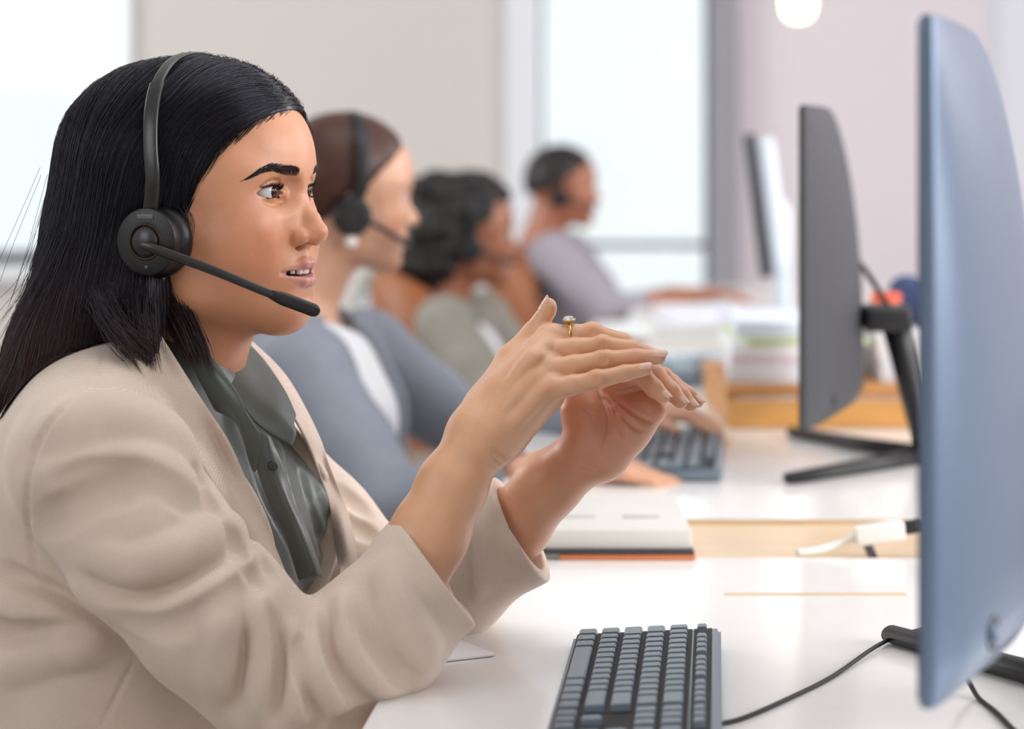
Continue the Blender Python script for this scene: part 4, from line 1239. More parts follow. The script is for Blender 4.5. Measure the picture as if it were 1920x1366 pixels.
def curved_monitor(edge, label, shell, base_apex, foot_far, foot_near, slope, W_=0.34, Hh=0.40):
    """edge = the near lower corner (x, y, z)"""
    KV = Vector((slope, 1, 0)).normalized(); KU = Vector((1, -slope, 0)).normalized()
    E = Vector(edge); t = empty('monitor', (base_apex[0], base_apex[1], DESK), label, 'monitor', None)
    Rc = 2.1; nu, nz = 49, 33; th = 0.009
    def pt(u, zf, layer):
        xf = (W_ * W_ - u * u) / (2 * Rc)
        p = E + KV * (u + W_) + Vector((0, 0, Hh * zf))
        if layer == 0: x = xf
        else:
            q = max(0.0, 1 - (u / W_) ** 2)
            dome = 0.046 * (q ** 0.62) * (max(0.0, 1 - zf ** 2.6)) ** 0.75 * min(1.0, (zf + 0.004) / 0.05) ** 0.5
            x = xf + th + dome
        return p + KU * x
    def grid(layer, flip, m, name, par, inset=0.0, off=0.0):
        bm = bmesh.new(); g = []
        for i in range(nu):
            a = (i / (nu - 1) * 2 - 1) * (W_ - inset)
            g.append([bm.verts.new(pt(a, (inset / Hh) + (1 - 2 * inset / Hh) * j / (nz - 1), layer) + KU * off) for j in range(nz)])
        return bm, g
    # shell: back surface plus rim, closed
    bm, g = grid(1, False, None, None, None)
    f = []
    for i in range(nu):
        a = (i / (nu - 1) * 2 - 1) * W_
        f.append([bm.verts.new(pt(a, j / (nz - 1), 0)) for j in range(nz)])
    for i in range(nu - 1):
        for j in range(nz - 1):
            bm.faces.new((g[i][j], g[i+1][j], g[i+1][j+1], g[i][j+1]))
            bm.faces.new((f[i][j], f[i][j+1], f[i+1][j+1], f[i+1][j]))
    for i in range(nu - 1):
        bm.faces.new((f[i][0], f[i+1][0], g[i+1][0], g[i][0])); bm.faces.new((f[i][-1], g[i][-1], g[i+1][-1], f[i+1][-1]))
    for j in range(nz - 1):
        bm.faces.new((f[0][j], g[0][j], g[0][j+1], f[0][j+1])); bm.faces.new((f[-1][j], f[-1][j+1], g[-1][j+1], g[-1][j]))
    bmesh.ops.recalc_face_normals(bm, faces=bm.faces)
    sh = bm_obj('shell', bm, shell, t, autosmooth=40)
    bv = sh.modifiers.new('bevel', 'BEVEL'); bv.width = 0.003; bv.segments = 3; bv.limit_method = 'ANGLE'; bv.angle_limit = math.radians(40)
    bm, g = grid(0, False, None, None, None, 0.004, -0.0012)
    for i in range(nu - 1):
        for j in range(nz - 1): bm.faces.new((g[i][j], g[i][j+1], g[i+1][j+1], g[i+1][j]))
    s = bm_obj('screen', bm, M_screen, t)
    so = s.modifiers.new('thickness', 'SOLIDIFY'); so.thickness = 0.0016
    # joystick button near the lower near corner of the back
    pb = pt(-W_ * 0.80, 0.080, 1)
    nrm = ((pt(-W_*0.78, 0.080, 1) - pb).cross(pt(-W_*0.80, 0.100, 1) - pb)).normalized()
    if nrm.dot(KU) < 0: nrm = -nrm
    Mb = Matrix.Translation(pb) @ nrm.to_track_quat('Z', 'Y').to_matrix().to_4x4()
    bm = bmesh.new(); add_lathe(bm, [(0.0105, -0.002), (0.0108, 0.0006), (0.0090, 0.0009), (0.0086, -0.0030), (0, -0.0032)], Mb, 32)
    ring = bm_obj('button', bm, M_blk, t)
    bm = bmesh.new(); add_lathe(bm, [(0.0052, -0.0032), (0.0052, 0.0014), (0.0042, 0.0026), (0, 0.0030)], Mb, 24)
    bm_obj('joystick', bm, shell, ring)
    # mount, neck and the two splayed feet
    back = pt(0, 0.30, 1); A = Vector(base_apex)
    hubp = Vector((A.x - 0.045, A.y, E.z + Hh * 0.30))
    back.y = A.y
    bm = bmesh.new(); add_box(bm, (back + hubp) / 2 + Vector((0.004, 0, 0)), ((hubp - back).length + 0.03, 0.10, 0.032), -RUN, 0.006); bm_obj('mount', bm, M_blk, t)
    bm = bmesh.new(); d = A + Vector((0, 0, 0.012)) - hubp
    add_tube(bm, [hubp + Vector((-0.005, 0, 0.010)), hubp + d * 0.25, hubp + d * 0.7, A + Vector((0.002, 0, 0.012))], [0.020, 0.020, 0.019, 0.019], 16, True, (KV, 1.6)); bm_obj('neck', bm, M_blk, t)
    bm = bmesh.new(); add_lathe(bm, [(0, 0.0), (0.030, 0.0), (0.031, 0.006), (0.026, 0.018), (0, 0.020)], Matrix.Translation(A)); bm_obj('base', bm, M_blk, t)
    for ft in (foot_far, foot_near):
        F_ = Vector(ft); bm = bmesh.new()
        add_tube(bm, [A + Vector((0, 0, 0.011)), (A + F_) / 2 + Vector((0, 0, 0.009)), F_ + Vector((0, 0, 0.008))], [0.016, 0.0125, 0.0105], 14, True, ((0, 0, 1), 0.72)); bm_obj('foot', bm, M_blk, t)
    return t, hubp

mon1, _ = curved_monitor(at(1722, 1330, 1.38), 'nearest monitor, seen from behind its edge, blue-grey curved back', M_bez, (0.467, 1.78, DESK), (0.322, 2.04, DESK), (0.262, 1.55, DESK), 0.185)
mon2, hub2 = curved_monitor(at(1498, 806, 2.95), 'dark curved monitor on black V-shaped feet, second in the row', M_bez2, (0.556, 3.20, DESK), (0.405, 3.47, DESK), (0.345, 2.99, DESK), 0.138)
bm = bmesh.new(); add_tube(bm, [tuple(p) for p in catmull([hub2 + Vector((0.00, 0, 0.0)), hub2 + Vector((-0.02, 0.04, 0.04)), hub2 + Vector((-0.045, 0.05, 0.075)), hub2 + Vector((-0.07, 0.04, 0.09))], 6)], 0.004, 8); bm_obj('cable', bm, M_blk2, mon2)

# third monitor, smaller, pale back
def flat_monitor(c, label):
    M_pb = mat('pale blue white plastic', '#d5e0ea', 0.35)
    t = empty('monitor', (c.x + 0.06, c.y + 0.22, DESK), label, 'monitor')
    Rm = Matrix.Rotation(-RUN - 0.02, 4, 'Z') @ Matrix.Rotation(-math.radians(7), 4, 'Y')
    T = Matrix.Translation(c + Vector((0.0, 0.25, 0)))
    bm = bmesh.new(); add_box(bm, (0, 0, 0), (0.022, 0.50, 0.275), None, 0.004); bm.transform(T @ Rm); bm_obj('screen_frame', bm, M_frame, t, autosmooth=30)
    bm = bmesh.new(); add_box(bm, (0.028, 0, 0), (0.036, 0.47, 0.255), None, 0.014, 4); bm.transform(T @ Rm); bm_obj('back_cover', bm, M_pb, t, autosmooth=30)
    bm = bmesh.new(); add_box(bm, (-0.0115, 0, 0), (0.001, 0.48, 0.26), None); bm.transform(T @ Rm); bm_obj('screen', bm, M_screen, t, smooth=False)
    p = c + Vector((0.05, 0.25, 0)); bm = bmesh.new(); add_tube(bm, [Vector((p.x, p.y, DESK + 0.01)), Vector((p.x, p.y, c.z - 0.02)), Vector((p.x - 0.01, p.y, c.z))], 0.017, 16); bm_obj('neck', bm, M_pb, t)
    bm = bmesh.new(); add_lathe(bm, [(0, 0), (0.095, 0), (0.095, 0.006), (0.03, 0.012), (0, 0.012)], Matrix.Translation((p.x, p.y, DESK))); bm_obj('base', bm, M_pb, t, autosmooth=30)
    return t
flat_monitor(at(1445, 386, 4.55), 'small monitor with a pale back leaning behind the dark second monitor')

# keyboards
M_kb = mat('dark blue grey keyboard plastic', '#687684', 0.26, spec=0.6, bump=0.05, bscale=900)
M_key = mat('key plastic', '#64727f', 0.26, spec=0.6, bump=0.06, bscale=1200)
def keyboard(origin, ang, label):
    """origin: far left-hand end nearest the person; rows run to the right, keys towards the photographer"""
    t = empty('keyboard', origin, label, 'keyboard', 'keyboards on the desks')
    t.rotation_euler = (0, 0, ang)
    def loc(bm, nm, m, par=t, **k):
        me = bpy.data.meshes.new(nm); bm.to_mesh(me); bm.free(); me.materials.append(m)
        o = bpy.data.objects.new(nm, me); C.objects.link(o); o.parent = par
        me.polygons.foreach_set('use_smooth', [True] * len(me.polygons)); me.set_sharp_from_angle(angle=math.radians(35))
        return o
    L, Wd = 0.442, 0.124
    bm = bmesh.new()
    # wedge: low at the person, higher at the back edge
    P = [(0, 0), (Wd, 0), (Wd, -L), (0, -L)]
    lo = [bm.verts.new((x, y, 0.001)) for x, y in P]; hi = [bm.verts.new((x, y, 0.009 + 0.008 * x / Wd)) for x, y in P]
    bm.faces.new(lo); bm.faces.new(hi[::-1])
    for i in range(4): bm.faces.new((lo[i], hi[i], hi[(i+1) % 4], lo[(i+1) % 4]))
    bmesh.ops.recalc_face_normals(bm, faces=bm.faces)
    bmesh.ops.bevel(bm, geom=bm.edges[:], offset=0.003, segments=3, affect='EDGES')
    loc(bm, 'case', M_kb)
    bm = bmesh.new()
    for xa_, xb_ in ((0.0035, 0.1000), (0.1015, 0.1165)):
        for ya_, yb_ in ((-0.0045, -0.293), (-0.2945, -0.354), (-0.3555, -0.436)):
            vs = [bm.verts.new((x, y, 0.0093 + 0.008 * x / Wd + dz)) for dz in (0, 0.0006) for x, y in ((xa_, ya_), (xb_, ya_), (xb_, yb_), (xa_, yb_))]
            bm.faces.new(vs[:4]); bm.faces.new(vs[4:][::-1])
            for i in range(4): bm.faces.new((vs[i], vs[4 + i], vs[4 + (i+1) % 4], vs[(i+1) % 4]))
    bmesh.ops.recalc_face_normals(bm, faces=bm.faces)
    loc(bm, 'key_bed', M_blk2)
    U = 0.0190; meshes = {}
    def key(x, y0, w, l=1):
        k = (round(w, 2), l)
        if k not in meshes:
            bm = bmesh.new(); wx = U * l - 0.0030; wy = U * w - 0.0030
            r = bmesh.ops.create_cube(bm, size=1, matrix=Matrix.Diagonal((wx, wy, 0.0065, 1)))
            for v in r['verts']:
                if v.co.z > 0: v.co.x *= 1 - 0.0022 / wx; v.co.y *= 1 - 0.0022 / wy
            bmesh.ops.bevel(bm, geom=bm.edges[:], offset=0.0008, segments=2, affect='EDGES')
            me = bpy.data.meshes.new('key'); bm.to_mesh(me); bm.free(); me.materials.append(M_key)
            me.polygons.foreach_set('use_smooth', [True] * len(me.polygons)); me.set_sharp_from_angle(angle=math.radians(35))
            meshes[k] = me
        o = bpy.data.objects.new('key', meshes[k]); C.objects.link(o); o.parent = t
        xc = x + U * (l - 1) / 2
        o.location = (xc, -(y0 + U * w / 2), 0.0118 + 0.008 * xc / Wd); o.rotation_euler = (0, -math.atan(0.008 / Wd), 0)
    X0 = 0.0130; Y0 = 0.006
    rows = [[1.25, 1.25, 1.25, 6.25, 1.25, 1.25, 1.25, 1.25], [1.25] + [1]*11 + [2.75], [1.75] + [1]*11 + [2.25], [1.5] + [1]*12 + [1.5], [1]*13 + [2]]
    for i, r in enumerate(rows):
        y = Y0
        for w in r: key(X0 + i * U, y, w); y += w * U
    xf = X0 + 5 * U + 0.0035; y = Y0
    for seg in ([1], [1]*4, [1]*4, [1]*4):
        for w in seg: key(xf, y, w, 0.66); y += U
        y += U * (1.0 if len(seg) == 1 else 0.5)
    nav = Y0 + 15.25 * U
    for i, n_ in ((0, (0, 1, 2)), (1, (1,)), (3, (0, 1, 2)), (4, (0, 1, 2))):
        for q in n_: key(X0 + i * U, nav + q * U, 1)
    for q in range(3): key(xf, nav + q * U, 1, 0.66)
    num = nav + 3.25 * U
    for i in range(5):
        if i == 0: key(X0, num, 2); key(X0, num + 2 * U, 1)
        else:
            for q in range(3): key(X0 + i * U, num + q * U, 1)
    key(X0, num + 3 * U, 1, 2); key(X0 + 2 * U, num + 3 * U, 1, 2); key(X0 + 4 * U, num + 3 * U, 1)
    for sx, sy in ((0.012, -0.02), (0.108, -0.02), (0.012, -0.42), (0.108, -0.42)):
        bm = bmesh.new(); add_box(bm, (sx, sy, 0.0012), (0.012, 0.02, 0.0024), None, 0.0005); loc(bm, 'foot', M_blk2)
    return t
kp = on_desk(1076, 1210)
keyboard((kp.x, kp.y, DESK + 0.0005), -math.atan(0.0855), 'black keyboard in front, trailing a black cable to the nearest monitor')
kp2 = at(1197, 803, 3.46)
keyboard((kp2.x, 3.46, DESK + 0.0005), -math.atan(0.10), 'shiny black keyboard under the hands of the woman in the grey cardigan')

def cable(name, pts, r, m, label, cat='cable', n=8):
    bm = bmesh.new(); add_tube(bm, [tuple(p) for p in catmull(pts, n)], r, 10)
    o = bm_obj(name, bm, m); return tag(o, label, cat)
R_ = 0.0018
cable('keyboard_cable', [on_desk(1342, 1358, R_), on_desk(1395, 1345, R_), on_desk(1480, 1308, R_), on_desk(1560, 1268, R_), on_desk(1640, 1213, R_ + .002), on_desk(1690, 1190, R_+.004) , on_desk(1760, 1172, R_ + .005), on_desk(1850, 1150, R_)], R_, M_blk2, 'thin black cable curving from the front keyboard to the nearest monitor')
cable('power_cable', [on_desk(1780, 1230, 0.03), on_desk(1812, 1270, 0.012), on_desk(1835, 1308, 0.002), on_desk(1868, 1335, 0.002), on_desk(1905, 1372, 0.002), on_desk(1960, 1420, 0.002)], 0.002, M_blk2, 'thin black cable hanging on to the desk below the nearest monitor')

# pale wooden strip let into the first desk, wooden tray in the gap
M_oak = mat('orange brown wood', '#c48a4e', 0.5, noise=0.12, nscale=14, stretch=(6, 1, 6))
M_paleoak = mat('pale wood', '#dcc2a2', 0.3, noise=0.10, nscale=14, stretch=(1, 6, 6))
bm = bmesh.new(); skew_box(bm, 0.03, 0.20, 2.255, 2.268, DESK-0.001, DESK + 0.0006); tag(bm_obj('wooden_strip', bm, M_paleoak, None, False), 'thin pale wooden strip let across the front desk', 'strip')
t = empty('cable_tray', (0.35, 2.6, 0), 'pale wooden cable tray filling the gap between the first two desks', 'cable tray')
bm = bmesh.new(); skew_box(bm, -0.02, 0.42, 2.464, 2.716, DESK-0.016, DESK-0.006); bm_obj('tray', bm, M_paleoak, t, False)
bm = bmesh.new(); skew_box(bm, 0.182, 0.192, 2.49, 2.70, DESK-0.006, DESK-0.0055); bm_obj('cable_slot', bm, M_blk, t, False)
for x in (0.0, 0.40):
    bm = bmesh.new(); skew_box(bm, x, x + 0.02, 2.47, 2.71, 0.0, DESK-0.0165); bm_obj('support', bm, M_leg, t, False)
# white adapter with its plug and lead
t = empty('adapter', at(1648, 1000, 2.50), 'white adapter with a white lead and a black plug beside the monitors', 'adapter')
M_wp = mat('glossy white plastic', '#e9e7e2', 0.25)
ad = at(1648, 998, 2.50); Ra = Matrix.Rotation(math.radians(4), 4, 'Z') @ Matrix.Rotation(-math.radians(7), 4, 'Y')
bm = bmesh.new(); add_box(bm, ad, (0.052, 0.022, 0.020), Ra, 0.003, 3); bm_obj('body', bm, M_wp, t, autosmooth=30)
bm = bmesh.new(); add_box(bm, ad + Vector((0.036, 0.003, 0.006)), (0.022, 0.016, 0.013), Ra, 0.002); bm_obj('plug', bm, M_blk, t, autosmooth=30)
bm = bmesh.new(); add_tube(bm, [tuple(p) for p in catmull([at(1603, 1008, 2.50), at(1570, 1020, 2.50), at(1530, 1032, 2.49), at(1494, 1036, 2.485)], 6)], 0.0040, 10); bm_obj('lead', bm, M_wp, t)
bm = bmesh.new(); add_tube(bm, [ad + Vector((0.045, 0.004, 0.007)), ad + Vector((0.07, 0.02, 0.01)), ad + Vector((0.11, 0.06, -0.005))], 0.003, 8); bm_obj('lead', bm, M_blk2, t)

# planner and folders lying across the gap
M_wpaper = mat('white board', '#d3d0cb', 0.45); M_org = mat('orange card', '#d07a4c', 0.6); M_char = mat('charcoal board', '#3b3638', 0.6)
def slab(name, y0, y1, x0, x1, z0, z1, m, label=None, cat=None, par=None, rot=0.0, bev=0.001, group=None):
    bm = bmesh.new(); cx, cy = (x0 + x1) / 2, (y0 + y1) / 2
    add_box(bm, (cx, cy, (z0 + z1) / 2), (x1 - x0, y1 - y0, z1 - z0), rot, bev)
    o = bm_obj(name, bm, m, par, autosmooth=30)
    if label: tag(o, label, cat, group)
    return o
xa1, xa2 = (1012 - 960) * 2.47 / FPX, (1301 - 960) * 2.47 / FPX
slab('folder', 2.445, 2.72, xa1 + 0.02, xa2, DESK + 0.0005, DESK + 0.0050, M_org, 'orange folder under the white planner between the desks', 'folder')
slab('notebook', 2.447, 2.722, xa1 - 0.02, xa2 - 0.001, DESK + 0.0054, DESK + 0.0090, M_char, 'dark notebook sandwiched between the orange folder and the white planner', 'notebook')
pl = empty('planner', ((xa1 + xa2) / 2, 2.58, DESK + 0.0092), 'white planner with two grey labels lying on the dark notebook', 'planner')
slab('cover', 2.455, 2.715, xa1 - 0.03, xa2 - 0.003, DESK + 0.0094, DESK + 0.0300, M_wpaper, par=pl, bev=0.004)
M_gl = mat('grey label', '#b9b4b0', 0.6)
for a, b_ in ((1052, 1116), (1168, 1236)):
    slab('label', 2.530, 2.548, (a - 960) * 2.54 / FPX, (b_ - 960) * 2.54 / FPX, DESK + 0.0300, DESK + 0.0308, M_gl, par=pl, bev=0.0003)

# wooden shelf with papers behind the second monitor
t = empty('desk_shelf', (0.62, 3.8, DESK), 'low orange-brown wooden desk shelf behind the dark monitor', 'shelf')
xs0, xs1 = 0.322, 0.72
bm = bmesh.new(); add_box(bm, ((xs0 + xs1)/2 + 0.01, 3.83, DESK + 0.052), (xs1 - xs0 + 0.02, 0.46, 0.014), None, 0.001); bm_obj('top_board', bm, M_oak, t, False)
bm = bmesh.new(); add_box(bm, ((xs0 + xs1)/2, 3.585, DESK + 0.0215), (xs1 - xs0, 0.016, 0.041), None, 0.001); bm_obj('front_board', bm, mat('light orange wood', '#c9924f', 0.5, noise=0.1, nscale=14, stretch=(1, 6, 6)), t, False)
for x in (xs0 + 0.008, xs1 - 0.008):
    bm = bmesh.new(); add_box(bm, (x, 3.83, DESK + 0.0220), (0.014, 0.44, 0.042), None, 0.001); bm_obj('side_board', bm, M_oak, t, False)
ST = DESK + 0.0595
cols_p = [('#dfe3ec', 'white paper stack at the bottom of the pile beside the dark monitor', 0.030), ('#e3cfd6', 'pinkish folder in the pile of papers beside the dark monitor', 0.010),
          ('#eceef2', 'white paper block on the pinkish folder beside the dark monitor', 0.018), ('#cfd9a8', 'yellow-green folder near the top of the paper pile', 0.011), ('#dfe8f4', 'bluish white paper block on top of the paper pile', 0.024)]
z = ST; rr = random.Random(4)
for c_, lb, h_ in cols_p:
    dx = rr.uniform(-0.008, 0.008)
    slab('folder' if 'folder' in lb else 'paper_stack', 3.66, 3.96, 0.345 + dx, 0.53 + dx, z + 0.0003, z + h_, mat('paper ' + c_, c_, 0.7), lb, 'folder' if 'folder' in lb else 'papers', rot=rr.uniform(-0.08, 0.08)); z += h_
z = ST
for c_, lb, h_ in (('#dfe6f0', 'lower bluish white paper stack right of the dark monitor', 0.035), ('#f0f0f2', 'white paper stack right of the dark monitor, under the blue pouch', 0.040)):
    slab('paper_stack', 3.68, 3.96, 0.565, 0.70, z + 0.0003, z + h_, mat('paper ' + c_ + 'r', c_, 0.7), lb, 'papers', rot=rr.uniform(-0.05, 0.05)); z += h_
# blue pouch, orange cup on those papers
B = Blob(); pc = np.array([0.655, 3.82, z + 0.038])
B.ell(pc, (0.050, 0.055, 0.036), 0); B.ell(pc + [-0.03, 0.0, 0.02], (0.025, 0.03, 0.022), 0.02); B.ell(pc + [0.03, -0.01, 0.0], (0.03, 0.04, 0.03), 0.02)
B.cone(pc + [-0.05, -0.05, 0.01], pc + [0.05, -0.05, 0.03], 0.004, 0.004, 0.012, 's')
V, F = B.mesh(pc - 0.11, pc + 0.11, 0.005)
tag(link('pouch', np_mesh('pouch', V, F), mat('navy cloth', '#34456b', 0.8, noise=0.1)), 'crumpled navy blue cloth pouch on the white papers by the far monitor', 'pouch')
cup_c = at(1620, 590, 3.72)
t = empty('cup', (0.582, 3.74, z), 'orange paper cup on the white papers right of the dark monitor', 'cup')
bm = bmesh.new(); add_lathe(bm, [(0, 0.001), (0.017, 0.001), (0.0175, 0.004), (0.0235, 0.052), (0.0245, 0.053), (0.0220, 0.052), (0.0165, 0.006), (0, 0.005)], Matrix.Translation((0.582, 3.74, z)), 28); bm_obj('cup_body', bm, mat('orange paper', '#f0744a', 0.6), t)
bm = bmesh.new(); add_lathe(bm, [(0.0250, 0.050), (0.0255, 0.054), (0.020, 0.058), (0, 0.0585)], Matrix.Translation((0.582, 3.74, z)), 28); bm_obj('lid', bm, mat('orange lid', '#e85a3a', 0.5), t)

bm = bmesh.new(); p_ = on_desk(838, 1222); add_box(bm, (p_.x, p_.y, DESK + 0.0015), (0.055, 0.07, 0.002), 0.5, 0.0006); tag(bm_obj('paper_note', bm, mat('white note paper', '#f4f1f4', 0.7), None, False), 'white slip of paper on the front desk just under the near sleeve', 'paper')
# papers and a tablet on the desks farther back
def sheet_of(name, c, w, l, ang, m, lb, cat, th=0.002, z=DESK):
    bm = bmesh.new(); add_box(bm, (c.x, c.y, z + th/2 + 0.0004), (w, l, th), ang, min(0.0008, th/3)); return tag(bm_obj(name, bm, m, None, False), lb, cat)
M_bluep = mat('pale blue plastic film', '#bfe0ee', 0.15)
sheet_of('document_tray', on_desk(1310, 690), 0.13, 0.30, 0.05, M_bluep, 'pale blue glossy tray lying on the desk behind the hands', 'tray', 0.016)
sheet_of('paper_stack', on_desk(1290, 642), 0.16, 0.32, -0.1, M_wpaper, 'white papers on the far desk in front of the man', 'papers', 0.022)
sheet_of('paper_stack', on_desk(1400, 628), 0.12, 0.35, -0.08, mat('lilac paper', '#dcd9ea', 0.7), 'lilac white papers at the far right of the last desks', 'papers', 0.045)
sheet_of('paper_stack', on_desk(1330, 600), 0.22, 0.34, 0.08, mat('white paper far', '#e6e9f2', 0.7), 'farthest white paper stack under the reaching hand', 'papers', 0.03)
keyboard((at(1215, 715, 4.62).x, 4.62, DESK + 0.0005), -math.atan(0.10), 'farther keyboard with white reflections, behind the raised hands')

# mouse-less desk ends here; lamp over the far desks
t = empty('pendant_lamp', (at(1497, 0, 7.0).x, 7.0, ZC), 'glowing pendant bulb hanging at the top edge of the picture', 'lamp')
bx = at(1497, 0, 7.0).x; zb_ = at(0, 40, 7.0).z
bm = bmesh.new(); add_lathe(bm, [(0, 0), (0.020, 0.003), (0.038, 0.016), (0.046, 0.040), (0.046, 0.075), (0.036, 0.105), (0.022, 0.125), (0.018, 0.14)], Matrix.Translation((bx, 7.0, zb_)), 32)
bm_obj('bulb', bm, mat('lit bulb', '#fff6ea', 0.4, emit='#ffe9cf', estr=4.5), t)
bm = bmesh.new(); add_lathe(bm, [(0, 0.135), (0.022, 0.135), (0.024, 0.15), (0.024, 0.19), (0.012, 0.20), (0, 0.20)], Matrix.Translation((bx, 7.0, zb_)), 24); bm_obj('socket', bm, M_gold if 'M_gold' in globals() else M_blk, t)
bm = bmesh.new(); add_tube(bm, [(bx, 7.0, zb_ + 0.19), (bx, 7.0, ZC)], 0.003, 8); bm_obj('cord', bm, M_blk2, t)

# tan chairs of the colleagues
M_tan = mat('tan leather', '#94562c', 0.5, noise=0.06, nscale=20, bump=0.2, bscale=300)
def tub_chair(x, y, label, ang=0.0):
    """shell chair facing +x"""
    t = empty('chair', (x, y, 0), label, 'chair', 'tan chairs along the row')
    Tm = Matrix.Translation((x, y, 0)) @ Matrix.Rotation(ang, 4, 'Z')
    rows = []
    for zf, r_, lean in ((0.46, 0.19, 0.02), (0.58, 0.215, -0.02), (0.72, 0.225, -0.05), (0.84, 0.205, -0.075), (0.90, 0.17, -0.085)):
        rows.append([Tm @ Vector((lean - r_ * math.cos(a) * 0.9 + 0.0, r_ * math.sin(a) * 1.05, zf - 0.05 * abs(a / 1.2) ** 2 * (zf > 0.6))) for a in np.linspace(-1.25, 1.25, 7)])
    sheet('backrest', rows, 0.022, M_tan, t, 5, 5)
    B = Blob(); B.box((0.02, 0, 0.43), (0.21, 0.21, 0.035), 0.03, 0)
    V, F = B.mesh((-0.23, -0.23, 0.38), (0.27, 0.23, 0.48), 0.01); link('seat', np_mesh('seat', to_world(Tm, V), F), M_tan, t)
    for sx, sy in ((-0.16, -0.16), (-0.16, 0.16), (0.18, -0.16), (0.18, 0.16)):
        bm = bmesh.new(); add_tube(bm, [Tm @ Vector((sx * 0.8, sy * 0.8, 0.40)), Tm @ Vector((sx * 1.15, sy * 1.15, 0.002))], [0.014, 0.010], 10); bm_obj('leg', bm, M_blk, t)
    return t
# plant at the far wall
M_leaf = mat('green leaf', '#2f5a2c', 0.45, noise=0.2, nscale=20); M_pot = mat('white glazed pot', '#dfeaf5', 0.2)
px_, py_ = at(716, 500, 8.6).x, 8.6
t = empty('potted_plant', (px_, py_, 0), 'potted plant with dark green leaves in a tall white planter by the far wall', 'plant')
zt = at(0, 548, 8.6).z
bm = bmesh.new(); add_lathe(bm, [(0, 0.002), (0.055, 0.002), (0.070, 0.10), (0.078, zt - 0.02), (0.080, zt), (0.070, zt), (0.066, zt - 0.03), (0, zt - 0.03)], Matrix.Translation((px_, py_, 0)), 32); bm_obj('planter', bm, M_pot, t)
bm = bmesh.new(); rl = random.Random(2)
for i in range(26):
    a = rl.uniform(0, 6.28); L_ = rl.uniform(0.08, 0.17); el_ = rl.uniform(0.2, 1.2); b0 = Vector((px_, py_, zt - 0.02)); d = Vector((math.cos(a) * math.cos(el_), math.sin(a) * math.cos(el_), math.sin(el_)))
    sd = d.cross(Vector((0, 0, 1))).normalized(); pr = None
    for k in range(7):
        s_ = k / 6; c_ = b0 + d * L_ * s_ - Vector((0, 0, 0.05 * s_ * s_)); w_ = 0.020 * math.sin(math.pi * min(1, 0.08 + s_ * 0.92)) + 0.0008
        q = (bm.verts.new(c_ - sd * w_), bm.verts.new(c_ + Vector((0, 0, 0.003))), bm.verts.new(c_ + sd * w_))
        if pr: bm.faces.new((pr[0], pr[1], q[1], q[0])); bm.faces.new((pr[1], pr[2], q[2], q[1]))
        pr = q
lv = bm_obj('foliage', bm, M_leaf, t); so = lv.modifiers.new('thickness', 'SOLIDIFY'); so.thickness = 0.0012

